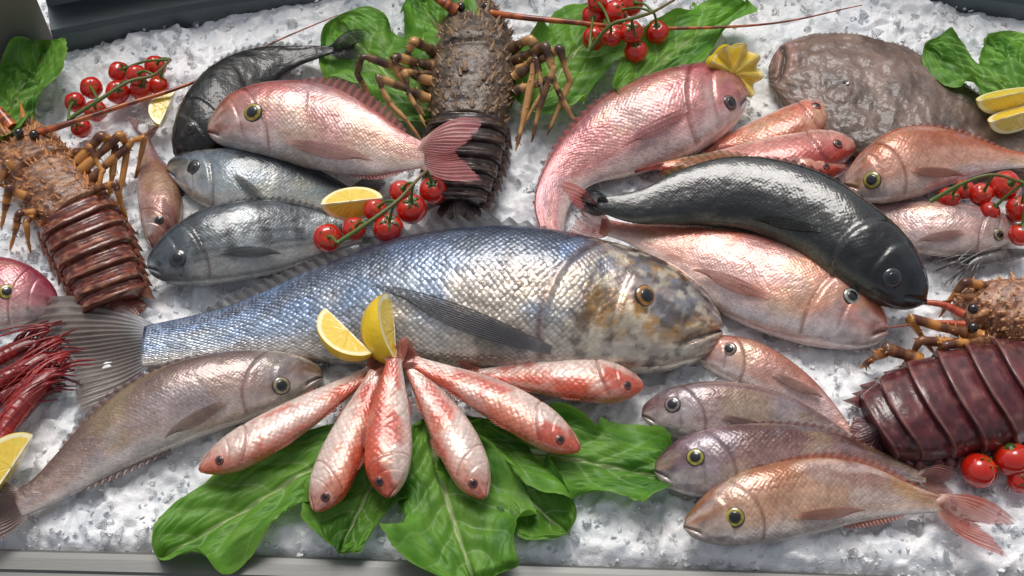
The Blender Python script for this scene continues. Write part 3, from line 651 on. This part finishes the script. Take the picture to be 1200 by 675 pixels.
lobster('dark brown spiny lobster with long orange antenna, at the back centre between lettuce leaves',[(555,-2,18),(555,20,32),(556,52,45),(555,92,53),(551,125,49),(548,152,42)],[(549,142,44),(546,170,45),(542,205,40),(538,240,30)],.012,
 ((68,54,44),(104,84,68),(136,114,92),(156,118,76)),((44,32,30),(72,52,46),(126,100,84)),
 [([(596,60,.04),(622,46,.08),(630,62,.07),(604,178,.01)],.0075),([(600,74,.04),(640,54,.085),(648,80,.07),(622,168,.01)],.007),([(602,90,.04),(656,56,.085),(668,96,.05),(640,160,.01)],.0065),([(602,108,.035),(648,92,.06),(672,140,.02),(676,152,.01)],.006),([(600,84,.04),(628,70,.07),(636,110,.05),(612,150,.02)],.005),
  ([(512,62,.04),(484,48,.08),(478,64,.065),(506,120,.02)],.0075),([(508,78,.04),(462,66,.08),(466,86,.06),(500,140,.02)],.007),([(506,95,.04),(424,66,.08),(418,86,.055),(446,140,.01)],.0065),([(504,115,.035),(444,92,.07),(456,120,.05),(496,166,.02)],.006),([(506,88,.04),(474,84,.065),(480,110,.05),(500,150,.03)],.005)],
 [([(575,15,.05),(610,20,.06),(660,25,.06),(760,33,.05),(900,28,.045),(1010,6,.04)],.0045),([(535,12,.05),(515,0,.06),(480,-25,.06)],.008)],eyes=[(540,8,.05),(570,8,.05)],fanl=30,hr=.72,legc=((208,156,98),(60,38,30)),bow=.22,mat=MGLOSS)
lobster('purple red spiny lobster tail at the right edge, beside the four small bream',[(1126,376,18),(1150,366,34),(1195,372,46),(1250,400,54),(1270,440,54)],[(1222,448,52),(1185,460,60),(1140,472,63),(1092,484,61),(1052,496,54),(1022,506,40)],.0,
 ((132,84,60),(170,118,88),(204,164,128),(212,156,96)),((74,28,34),(104,46,48),(168,116,106)),
 [([(1150,395,.03),(1065,372,.06),(1098,418,.01)],.0075),([(1165,402,.03),(1080,400,.05),(1050,440,.01)],.0075),([(1175,340,.03),(1130,330,.06),(1100,372,.02)],.007),([(1160,400,.03),(1110,404,.05),(1078,436,.01)],.007),([(1080,425,.03),(1040,408,.045),(1008,432,.01)],.009)],
 [([(1128,368,.04),(1100,356,.045),(1050,354,.04),(1020,358,.03)],.005),([(1130,380,.04),(1090,378,.04),(1040,384,.03)],.004)],eyes=[(1140,362,.05),(1140,384,.045)],fanl=34,antc=((196,90,60),(170,70,46)),mat=MGLOSS,pat=.6,groove=.15,hr=.85,bow=.32,rough=.8)
# ------------------------------------------------------------ prawns
def prawn(label,path,base,cols,hr=.9,al=1.,nl=8,feel=5):
    c0=P(path[0][0],path[0][1],base); root=thing('prawn',label,'prawn',c0,'prawns')
    v,s,th,T,Rr,hw,hh,c=dome_loft(path,base,hr,90,30)
    sg=np.clip((s-.38)/.62,0,1)*6; saw=sg-np.floor(sg); r=1+.10*saw*(s>.38)
    v=c[:,None]+(v-c[:,None])*r[:,None,None]
    V,f=capped(v,90,30); S=np.concatenate([np.repeat(s,30),[0,1]]); Q=np.concatenate([np.tile(th,90),[0,0]])
    k=mix(L(*cols[0]),L(*cols[1]),fbm(S*14,Q*3,2,3)); SW=np.concatenate([np.repeat(saw*(s>.38),30),[0,0]]); k=mix(k,L(*cols[2]),sst(.7,1,SW)*.5)
    mesh_obj('body',V,f,MGLOSS,root,col=k)
    for i in range(nl):
        q=3+i*5
        for sd_ in (-1,1):
            p0=c[q]+Rr[q]*hw[q]*.6*sd_; d_=Rr[q]*rng.uniform(.004,.012)*sd_-T[q]*rng.uniform(.016,.03)
            tube_obj('leg',[p0,p0+d_*.6+np.array([0,0,.006]),p0+d_*1.4-np.array([0,0,.004])],[.0016,.0013,.0006],MLEG,root,lambda S:np.repeat(L(*cols[0])[None]*1.1,len(S),0),6,14)
    for q_ in range(feel):
        p0=c[2]+Rr[2]*rng.uniform(-.004,.004)+np.array([0,0,.004]); o_=Rr[2]*rng.uniform(-.012,.012)
        tube_obj('antenna',[p0,p0-T[2]*.012+o_*.4+np.array([0,0,.01]),p0+T[10]*.02+o_+np.array([0,0,hh.max()*1.1+.004]),p0+T[20]*.07*al+o_*1.8+np.array([0,0,hh.max()*1.1+.002])],[.0011,.0009,.0007,.0004],MLEG,root,lambda S:np.repeat(L(*cols[1])[None],len(S),0),6,26)
RC=((96,8,12),(134,18,20),(176,56,48))
prawn('dark red prawn at the left edge, rearmost of the heap below the silver tail',[(50,396,4),(30,402,9),(8,412,11),(-25,430,10)],.0,RC)
prawn('dark red prawn second from the back of the heap at the left edge',[(64,410,4),(44,420,10),(15,436,12),(-20,455,12)],.008,((110,10,14),(146,22,22),(184,66,54)))
prawn('brightest red prawn, on top of the heap at the left edge',[(74,428,5),(52,442,12),(24,470,14),(4,500,12),(-8,530,8)],.016,((130,14,16),(160,28,26),(196,80,64)))
prawn('dark red prawn lowest in the heap at the left edge, above the cut lemon',[(54,456,4),(36,468,10),(12,490,12),(-20,512,12)],.004,RC)
prawn('dark red prawn underneath the brightest one in the heap at the left edge',[(66,440,4),(40,446,9),(5,460,11),(-25,480,12)],.0,((84,8,12),(116,16,18),(160,50,44)))
prawn('small dull grey prawn on the ice below the slim pale pink fish',[(1128,312,3),(1150,302,8),(1180,296,8),(1205,292,5)],.0,((86,84,84),(120,116,112),(150,140,130)),al=.6,feel=2,nl=5)
# ------------------------------------------------------------ lettuce
def leaf(label,B,T_,wl,wr,z0,bend,ruf,seed,group='lettuce leaves',tone=1.,zt=0.,nv_=6,droop=0.):
    NU,NV=190,130; t=np.linspace(0,1,NU); e=np.linspace(-1,1,NV); TT,E=np.meshgrid(t,e,indexing='ij')
    b=P(*B,z0); tp=P(*T_,z0+zt); dv=tp-b; ln=np.linalg.norm(dv); pv=np.array([-dv[1],dv[0],0]); pv/=np.linalg.norm(pv)
    m=pxm((b+tp)/2)
    w=np.clip(t,0,1)**.42*np.sqrt(np.clip(1-t**3.2,0,1))+.05*(1-t)
    wid=np.where(E<0,wl*m,wr*m)*w[:,None]
    wid=wid*(1+.12*(fbm(TT*5+seed,np.sign(E)*3+seed,seed,2)-.5)*np.abs(E))
    cen=b+dv*t[:,None]+pv*(bend*m*np.sin(np.pi*t))[:,None]
    g=cen[:,None]+pv*(wid*E)[...,None]
    ae=np.abs(E)
    ph=TT*ln/.05*(1+.4*(vn(TT*3,np.sign(E)*2,seed)-.5))+np.sign(E)*1.7+seed
    rim=np.maximum(ae,sst(.8,1,TT))
    rf=ruf*rim**2.6*(.35+.65*sst(0,.3,TT))*sst(1.0,.93,TT)
    vq=TT*nv_-ae*1.6+.3*(vn(TT*6,E*4,seed+2)-.5)+.3*(E>0); fr=vq-np.floor(vq); vd=np.minimum(fr,1-fr)
    v2=(ae*5+TT*4+.9*vn(TT*10,E*7,seed+8)); f2=v2-np.floor(v2); vd2=np.minimum(f2,1-f2)
    bl=.0042*(sst(0,.45,vd)-.6)*(1-.4*ae)+.0008*sst(0,.35,vd2)
    pe=ph*2.6+E*1.5
    z=rf*np.sin(pe)+rf*.5*np.sin(ph*5.1+E*2+3)+bl+.018*(fbm(TT*2.4+seed,E*1.4,seed+4,2)-.5)+.003*(fbm(TT*12,E*8,seed+14,2)-.5)-.005*np.exp(-(E/.06)**2)
    z+=.010*ae
    g[...,2]+=np.maximum(z,-.012)-droop*TT**3
    g+=pv*(ruf*.8*rim**3*np.cos(pe+1)*ae*sst(1,.9,TT))[...,None]+(dv/ln)*(ruf*.7*ae**3*np.cos(ph*3.6)*sst(1,.9,TT))[...,None]
    g+=pv*(np.sign(E)*.003*ae**6*(fbm(TT*40,np.sign(E),seed,2)-.5))[...,None]
    inside=g[...,1]>yfx(g[...,0])-.002
    ih=ice_h(g[...,0],g[...,1])+.005+.004*ae
    dlt=g[...,2]-ih; g[...,2]=np.where(inside,ih+.5*(dlt+np.sqrt(dlt**2+.006**2)),g[...,2])
    dk,md,lt,rb=L(64,116,34),L(100,152,50),L(140,182,78),L(206,218,164)
    k=mix(dk,md,sst(.2,.65,fbm(TT*5+seed,E*3,seed,3))); k=mix(k,lt,sst(.6,.0,ae)*.4*sst(1,.3,TT)); k=mix(k,lt,sst(.5,.8,fbm(TT*7,E*5+3,seed+6,3))*.35); k=mix(k,lt,sst(.9,1,rim)*.35)
    k=mix(k,rb*.9,sst(.05,.0,vd)*.4*(1-.75*ae)); k=mix(k,lt,sst(.05,0,vd2)*.2)
    k=mix(k,rb,sst(.07,.03,ae*(.6+TT*1.3))*.95*(1-.45*TT)); k=k*tone
    o=mesh_obj('lettuce_leaf',g.reshape(-1,3),gridf(NU,NV),MLEAF,None,col=k.reshape(-1,3),org=b)
    tag(o,label,'lettuce leaf',group); return o
leaf('large lettuce leaf under the leftmost fanned red mullets, hanging over the front rim',(462,500),(182,650),90,68,.012,0,.014,3,droop=.01)
leaf('lettuce leaf at the front centre below the middle of the red mullet fan',(500,494),(558,684),94,116,.018,-4,.014,5,droop=.01)
leaf('lettuce leaf on the right of the fan, its tip towards the mauve grey bream',(540,508),(798,558),68,76,.014,-6,.014,8)
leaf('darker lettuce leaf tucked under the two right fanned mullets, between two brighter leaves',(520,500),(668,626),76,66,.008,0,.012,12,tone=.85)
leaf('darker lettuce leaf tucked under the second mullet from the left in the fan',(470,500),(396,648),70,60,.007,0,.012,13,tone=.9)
leaf('curled lettuce leaf at the back left corner, beside the cherry tomatoes',(-5,165),(54,54),50,44,.03,0,.015,15)
leaf('lettuce leaf at the left edge behind the brown lobster head',(-30,145),(36,92),36,36,.02,0,.012,16,tone=.85)
leaf('large lettuce leaf left of the dark brown lobster at the back',(510,140),(396,24),76,76,.03,0,.016,18)
leaf('bright lettuce leaf at the back just behind the dark brown lobster',(560,95),(488,-6),56,56,.045,0,.015,20,tone=1.1)
leaf('lettuce leaf right of the dark brown lobster, behind the rose pink porgy',(620,130),(712,12),80,74,.03,0,.014,22)
leaf('bright lettuce leaf between the back cherry tomatoes and the lemon half',(724,116),(872,8),42,60,.04,4,.015,25,tone=1.15)
leaf('lettuce leaf at the back right beside the monkfish',(1225,145),(1084,56),42,50,.035,0,.014,28)
leaf('lettuce leaf at the right edge above the lemon slices',(1245,115),(1154,48),36,38,.045,0,.014,30,tone=1.15)
# ------------------------------------------------------------ tomatoes
def sph(p,r,sq=.93,nu=24,nv=32,dimple=True):
    a=np.linspace(.001,np.pi-.001,nu); b=np.linspace(0,2*np.pi,nv,endpoint=False); A,B=np.meshgrid(a,b,indexing='ij')
    R_=r*(1+.02*np.cos(B*5)*np.sin(A)); v=np.stack([R_*np.sin(A)*np.cos(B),R_*np.sin(A)*np.sin(B),R_*np.cos(A)*sq],-1)
    if dimple: v[...,2]-=.13*r*np.exp(-(A/.35)**2)
    return v,A,B
def rotm(axis_to):
    return np.array(Vector((0,0,1)).rotation_difference(Vector(axis_to)).to_matrix())
def tomato(parent,x,y,r,base,ax,seed,loose=None):
    c=P(x,y,base); rr=r*pxm(c); c=P(x,y,base+rr*.9); v,A,B=sph(c,rr); R_=rotm(ax); v=v@R_.T+c
    k=mix(L(180,18,12),L(212,46,22),fbm(A*2+seed,B*1.5,seed,3)); k=mix(k,L(214,110,40),np.exp(-(A/.35)**2)*.6)
    f=gridf(24,32,True)
    if parent is None: parent=thing('cherry_tomato',loose,'tomato',c-np.array([0,0,rr]),'loose cherry tomatoes')
    o=mesh_obj('tomato' if loose is None else 'fruit',v.reshape(-1,3),orient(v.reshape(-1,3),f),MTOM,parent,col=k.reshape(-1,3))
    V=[];F=[];n=0
    top=c+R_@np.array([0,0,rr*.82])
    for i in range(5):
        an=2*np.pi*i/5+seed
        for j,u in enumerate(np.linspace(0,1,6)):
            wd=.13*rr*(1-u)**.7*(.6+1.6*u if u<.4 else 1.2)
            for q in (-1,1):
                loc=np.array([u*rr*.75,q*wd,rr*(.05+.10*math.sin(u*5+seed)-.18*u*u)])
                ca,sa=math.cos(an),math.sin(an); loc=np.array([loc[0]*ca-loc[1]*sa,loc[0]*sa+loc[1]*ca,loc[2]]); V.append(top+R_@loc)
        for j in range(5): F.append([n+2*j,n+2*j+1,n+2*j+3,n+2*j+2])
        n+=12
    mesh_obj('calyx',np.array(V),F,MGRN,o,col=np.repeat(L(62,92,34)[None],len(V),0)); return top
def cluster(label,ts,base,stem,seed):
    c0=P(ts[0][0],ts[0][1],base); root=thing('cherry_tomato_cluster',label,'tomatoes',c0,'cherry tomatoes on the vine')
    sw=np.array([P(x,y,base+z) for x,y,z in stem])
    for i,t in enumerate(ts):
        x,y,r=t[:3]; b=base+(t[3] if len(t)>3 else 0)
        p=P(x,y,b+.015); j=np.argmin(((sw-p)**2).sum(1)); ax=sw[j]-p; ax[2]=max(ax[2],.01); ax/=np.linalg.norm(ax); ax=ax*.8+np.array([0,-.1,.5]); ax/=np.linalg.norm(ax)
        top=tomato(root,x,y,r,b,ax,seed+i)
        tube_obj('stem',[sw[j],(sw[j]+top)/2+np.array([0,0,.005]),top],[.0018,.0016,.002],MGRN,root,lambda S:np.repeat(L(84,110,44)[None],len(S),0),7,14)
    tube_obj('stem',sw,[.0026,.0022,.0016],MGRN,root,lambda S:mix(L(84,110,44),L(110,90,50),S),8,40)
cluster('cherry tomatoes on the vine at the back left, between lettuce and lemon wedge',[(107,103,13),(112,130,13),(140,85,13),(138,108,14),(165,105,13),(160,88,12,.02),(182,78,13),(186,100,12),(95,150,12),(88,120,12)],.014,[(80,140,.04),(115,118,.05),(150,96,.055),(180,88,.05),(200,70,.04)],3)
cluster('cherry tomatoes on the vine in front of the dark brown lobster tail',[(384,279,17),(415,268,14,.01),(455,268,18),(482,245,18),(508,223,17),(470,225,14,.015),(440,246,14,.015)],.03,[(395,285,.045),(430,262,.055),(465,236,.06),(485,215,.06),(500,200,.05)],9)
cluster('cherry tomatoes on the vine at the back, right of the dark brown lobster',[(695,20,14),(696,45,14),(722,15,15,.01),(740,38,14,.02),(745,60,14),(770,38,14),(740,5,14,.015),(716,42,13,.02),(700,4,12,.02)],.045,[(690,60,.03),(715,30,.06),(740,22,.065),(765,14,.05),(790,0,.04)],21)
cluster('cherry tomatoes on the vine at the right edge, beside the orange backed bream',[(1178,218,18),(1150,228,14),(1195,245,16),(1112,232,13),(1196,275,14),(1160,248,12),(1130,222,12)],.03,[(1090,236,.03),(1130,214,.05),(1165,205,.06),(1200,215,.05)],33)
tomato(None,1147,551,21,.004,(0.5,.3,.8),41,'loose cherry tomato below the purple red lobster tail, left of the other two')
tomato(None,1186,538,21,.006,(-.3,.5,.8),45,'loose cherry tomato below the purple red lobster tail, upper right of the others')
tomato(None,1196,562,16,.0,(.2,-.5,.8),49,'cherry tomato cut by the right edge, lowest of three under the lobster tail')
# ------------------------------------------------------------ lemons
def wedge(label,x,y,size,z,ang,roll,phi=75,name='lemon_wedge',asp=1.45):
    c=P(x,y,z); r=size*pxm(c); root=thing(name,label,'lemon',c,'cut lemons')
    A=math.radians(ang); X=np.array([math.cos(A),math.sin(A),0]); Y=np.array([-math.sin(A),math.cos(A),0]); Z=np.array([0,0,1.])
    ro=math.radians(roll); ph=math.radians(phi)/2
    def rad(ps): return math.cos(ps+ro)*Z+math.sin(ps+ro)*Y
    off=-rad(0)*r*.5
    t=np.linspace(.0,np.pi,40); ps=np.linspace(-ph,ph,24)
    prof=lambda tt:(np.sin(tt)**.85)
    xa=lambda tt:asp*np.cos(tt)*(1+.10*np.cos(tt)**8)
    v=np.array([[c+off+r*(xa(tt)*X+prof(tt)*rad(p)) for p in ps] for tt in t])
    k=mix(L(228,184,14),L(240,206,40),fbm(np.repeat(t[:,None],24,1)*6,np.repeat(ps[None],40,0)*8,3,3))
    mesh_obj('rind',v.reshape(-1,3),gridf(40,24),MRIND,root,col=k.reshape(-1,3))
    for q in (-1,1):
        rh=np.linspace(0,1,24); g=np.zeros((40,24,3)); nrm=np.cross(X,rad(q*ph))*q
        for i,tt in enumerate(t):
            for j,h in enumerate(rh):
                g[i,j]=c+off+r*h*(xa(tt)*X+prof(tt)*rad(q*ph))
        TT,HH=np.meshgrid(t,rh,indexing='ij')
        n_=vn(TT*18,HH*3,5+q); pul=mix(L(226,186,40),L(240,212,96),n_)
        kk=mix(pul,L(246,238,196),sst(.84,.89,HH)); kk=mix(kk,L(236,196,30),sst(.95,.98,HH)); kk=mix(kk,L(248,238,200),sst(.06,.02,HH*np.sin(TT)))
        g=g+nrm*((n_-.5)*.025*r*(HH<.8))[...,None]
        mesh_obj('cut_face',g.reshape(-1,3),gridf(40,24),MPULP,root,col=kk.reshape(-1,3))
    return root
wedge('lemon wedge standing upright between the largest fish and the red mullet tails',443,384,40,.06,97,72,95,asp=1.05)
wedge('lemon wedge leaning left of the upright one, against the largest fish',398,400,34,.05,133,120,90,asp=1.15)
wedge('lemon wedge between the striped grey bream and the vine tomatoes',413,238,27,.058,8,150,95,asp=1.2)
wedge('lemon wedge by the back left cherry tomatoes',189,128,21,.03,80,120,90,asp=1.2)
wedge('cut lemon at the left edge, below the heap of red prawns',2,545,34,.03,70,110,100,asp=1.2)
wedge('lemon slice at the right edge, the rear one under the lettuce',1178,116,26,.055,15,160,70)
wedge('lemon slice at the right edge, the front one beside the monkfish',1190,138,26,.05,20,160,70)
def crown(label,x,y,size,z,axis):
    c=P(x,y,z); r=size*pxm(c); root=thing('lemon_half',label,'lemon',c,'cut lemons'); R_=rotm(axis)
    a=np.linspace(0.001,1,22); b=np.linspace(0,2*np.pi,112,endpoint=False); A,B=np.meshgrid(a,b,indexing='ij')
    tri=np.cos(B*9); rim=np.pi/2+.13*tri
    th=A*rim; rib=1+.06*np.cos(B*9)*A
    v=np.stack([r*rib*np.sin(th)*np.cos(B),r*rib*np.sin(th)*np.sin(B),-r*1.2*np.cos(th)],-1)@R_.T+c
    k=mix(L(230,188,14),L(242,210,44),fbm(A*9,B*6,3,3)); mesh_obj('rind',v.reshape(-1,3),gridf(22,112,True),MRIND,root,col=k.reshape(-1,3))
    h=np.linspace(0.001,1,22); Hh,B=np.meshgrid(h,b,indexing='ij'); rim=np.pi/2+.13*np.cos(B*9)
    zz=-r*1.2*np.cos(rim)*Hh**1.5; n_=vn(B*9,Hh*4,3); rib=1+.06*np.cos(B*9)
    v=np.stack([r*rib*np.sin(rim)*Hh*np.cos(B),r*rib*np.sin(rim)*Hh*np.sin(B),zz+.05*r*(n_-.5)],-1)@R_.T+c
    k=mix(L(228,184,30),L(242,214,90),n_); k=mix(k,L(244,226,150),sst(.88,.92,Hh)); k=mix(k,L(246,230,160),sst(.85,.98,np.cos(B*9))*.5*(Hh>.12)); k=mix(k,L(236,196,30),sst(.95,.98,Hh))
    mesh_obj('cut_face',v.reshape(-1,3),gridf(22,112,True),MPULP,root,col=k.reshape(-1,3))
crown('yellow lemon half with a wavy cut edge behind the head of the rose pink porgy',860,86,34,.055,(.25,-.75,.6))
# ------------------------------------------------------------ ice
def ice_mat(name,trans,dark=.8):
    m,nt,b,out=newmat(name)
    n=noise(nt,22,5); cr=N(nt,'ValToRGB'); nt.links.new(n,cr.inputs[0])
    cr.color_ramp.elements[0].position=.34; cr.color_ramp.elements[0].color=(dark-.10,dark-.06,dark-.03,1); cr.color_ramp.elements[1].position=.58; cr.color_ramp.elements[1].color=(.90,.895,.90,1)
    nt.links.new(cr.outputs[0],b.inputs['Base Color']); b.inputs['IOR'].default_value=1.31
    nt.links.new(M(nt,'ADD',.05,M(nt,'MULTIPLY',noise(nt,30,4),.45)),b.inputs['Roughness'])
    b.inputs['Transmission Weight'].default_value=trans; b.inputs['Specular IOR Level'].default_value=.6
    p=bump(nt,noise(nt,75,4,None,.6),.4,.007,None); bump(nt,noise(nt,280,3),.22,.002,b,p); return m
MICE=ice_mat('crushed ice',0,.80); MCHIP=ice_mat('ice chip',.12,.86); MCLR=ice_mat('clear ice',.75,.95)
def facet(x,y,cell,seed,tilt,hg):
    gx=x/cell; gy=y/cell; ix=np.floor(gx); iy=np.floor(gy); best=np.full(x.shape,1e9); h=np.zeros_like(x)
    for dx in (-1,0,1):
        for dy in (-1,0,1):
            jx=ix+dx; jy=iy+dy; cx=jx+hsh(jx,jy,seed); cy=jy+hsh(jx,jy,seed+1)
            d=(gx-cx)**2+(gy-cy)**2; hv=hg*(hsh(jx,jy,seed+2)-.5)+tilt*cell*((hsh(jx,jy,seed+3)-.5)*(gx-cx)+(hsh(jx,jy,seed+4)-.5)*(gy-cy))
            k=d<best; best=np.where(k,d,best); h=np.where(k,hv,h)
    return h
nx_,ny_=720,380; xs=np.linspace(-.98,.98,nx_); ys=np.linspace(yf-.004,.68,ny_)
XX,YY=np.meshgrid(xs,ys,indexing='ij')
wx=XX+.008*(vn(XX*90,YY*90,2)-.5); wy=YY+.008*(vn(XX*90,YY*90,4)-.5)
wet=sst(.48,.66,fbm(XX*9,YY*9,31,3))   # melted smooth places
FZ=facet(wx,wy,.030,21,.55,.007)+(facet(wx,wy,.015,11,.75,.0046)+facet(wx,wy,.0075,17,.7,.0016))*(1-.6*wet)
F2_=FZ.copy(); F2_[1:-1]=(FZ[:-2]+2*FZ[1:-1]+FZ[2:])/4; F2_[:,1:-1]=(F2_[:,:-2]+2*F2_[:,1:-1]+F2_[:,2:])/4; FZ=.5*FZ+.5*F2_
ZZ=ice_h(XX,YY)+FZ
ice=mesh_obj('ice_bed',np.stack([XX,YY,ZZ],-1).reshape(-1,3),gridf(nx_,ny_),MICE,None,smooth=True); tag(ice,'bed of white crushed ice under all the fish','ice',kind='structure')
tmpl=[]
for i in range(10):
    b=bmesh.new()
    for j in range(11):
        q=Vector(rng.normal(size=3)).normalized(); q=Vector((q.x*1.,q.y*.8,q.z*.6)); b.verts.new(q)
    r=bmesh.ops.convex_hull(b,input=b.verts); bmesh.ops.delete(b,geom=[g for g in r['geom_interior']+r['geom_unused'] if isinstance(g,bmesh.types.BMVert)],context='VERTS')
    bmesh.ops.recalc_face_normals(b,faces=b.faces); b.verts.index_update()
    tmpl.append((np.array([list(v.co) for v in b.verts]),[[v.index for v in f.verts] for f in b.faces])); b.free()
def scatter(nm,label,cnt,lo,hi,mat):
    V=[];F=[];n=0
    for i in range(cnt):
        x=rng.uniform(-.8,.8); y=float(yfx(x))+.010+(.60-yf)*rng.random()**1.25
        tv,tf=tmpl[rng.integers(10)]; sz=rng.uniform(lo,hi)
        R_=np.array(Matrix.Rotation(rng.uniform(0,6.28),3,Vector(rng.normal(size=3)).normalized()))
        z=float(ice_h(np.array(x),np.array(y)))+.001+sz*.1
        V.append(tv@R_.T*sz+np.array([x,y,z])); F+= [[k+n for k in f] for f in tf]; n+=len(tv)
    ch=mesh_obj(nm,np.vstack(V),F,mat,None,smooth=False); tag(ch,label,'ice chips',kind='stuff')
scatter('ice_chips','loose white chips scattered over the crushed ice',7000,.0016,.0048,MCHIP)
scatter('clear_ice_chunks','larger glassy clear chunks lying among the white crushed ice',1500,.004,.0095,MCLR)
# ------------------------------------------------------------ steel tray
def steel(name,c,r,me=.8):
    m,nt,b,out=newmat(name); n=noise(nt,8,4); 
    mp=N(nt,'Mapping'); mp.inputs['Scale'].default_value=(3,160,160); tc=N(nt,'TexCoord'); nt.links.new(tc.outputs['Object'],mp.inputs[0])
    n2=noise(nt,4,3,mp.outputs[0])
    k=M(nt,'ADD',.6,M(nt,'MULTIPLY',M(nt,'ADD',n,n2),.4)); rgb=N(nt,'RGB'); rgb.outputs[0].default_value=(*c,1)
    nt.links.new(vmul(nt,rgb.outputs[0],k),b.inputs['Base Color']); b.inputs['Metallic'].default_value=me
    nt.links.new(M(nt,'ADD',r,M(nt,'MULTIPLY',n2,.2)),b.inputs['Roughness']); bump(nt,n2,.1,.001,b); return m
MST=steel('brushed steel',(.20,.20,.19),.4,.6); MDK=steel('dark steel',(.09,.11,.115),.35)
tray=thing('steel_tray','brushed steel display tray holding the crushed ice','tray',(0,0,-.08))
def extrude(name,prof,pts,mat):
    pts=np.array(pts); T=np.gradient(pts,axis=0); T[:,2]=0; T/=np.linalg.norm(T,axis=1)[:,None]; Nn=np.stack([-T[:,1],T[:,0],0*T[:,0]],-1)
    g=np.array([[p+nq*o+np.array([0,0,z]) for o,z in prof] for p,nq in zip(pts,Nn)])
    return mesh_obj(name,g.reshape(-1,3),gridf(*g.shape[:2]),mat,tray,smooth=False)
fr=[np.array([p[0],p[1],0]) for p in frw]
extrude('front_rim',[(.012,-.05),(.010,-.010),(.006,-.006),(-.0,-.006),(-.012,-.007),(-.014,-.010),(-.045,-.012),(-.05,-.016),(-.052,-.09)],fr,MST)
bk=[np.array([*P(x,y,.02)[:2],.0]) for x,y in [(64,50),(220,20),(380,-2),(620,-20),(800,-24),(1000,-14),(1120,2),(1290,26)]]
bk=spl(np.array(bk),np.linspace(0,1,40))
extrude('back_panel',[(0,-.05),(0,.030),(.006,.036),(.05,.038),(.056,.044),(.06,.15)],bk,MDK)
sd=[np.array([*P(x,y,.02)[:2],.0]) for x,y in [(-120,126),(0,76),(64,50)]]
extrude('side_panel',[(0,-.05),(0,.17)],sd,MST)
# ------------------------------------------------------------ light, world, camera
EL,AZ=math.radians(60),math.radians(-6)
w=bpy.data.worlds.new('World'); scene.world=w; w.use_nodes=True; nt=w.node_tree
bg=nt.nodes['Background']; sky=nt.nodes.new('ShaderNodeTexSky'); sky.sky_type='NISHITA'; sky.sun_disc=False; sky.sun_elevation=EL; sky.sun_rotation=AZ; sky.dust_density=4; sky.ozone_density=.5
hs=nt.nodes.new('ShaderNodeHueSaturation'); hs.inputs['Saturation'].default_value=.32; nt.links.new(sky.outputs[0],hs.inputs['Color'])
nt.links.new(hs.outputs[0],bg.inputs[0]); bg.inputs[1].default_value=.115
sl=bpy.data.lights.new('sun','SUN'); sl.energy=1.6; sl.angle=math.radians(28); sl.color=(1,.96,.92)
so=bpy.data.objects.new('sun',sl); COLL.objects.link(so)
dirv=Vector((math.sin(AZ)*math.cos(EL),math.cos(AZ)*math.cos(EL),math.sin(EL))); so.rotation_euler=dirv.to_track_quat('Z','Y').to_euler(); so.location=dirv*3
cd=bpy.data.cameras.new('camera'); cd.sensor_width=36; cd.lens=18/TH; cd.clip_start=.01; cd.clip_end=100
co=bpy.data.objects.new('camera',cd); COLL.objects.link(co); co.location=CAM.tolist(); co.rotation_euler=(math.pi/2-PITCH,0,0); scene.camera=co
scene.view_settings.view_transform='Standard'; scene.view_settings.look='None'; scene.view_settings.exposure=0
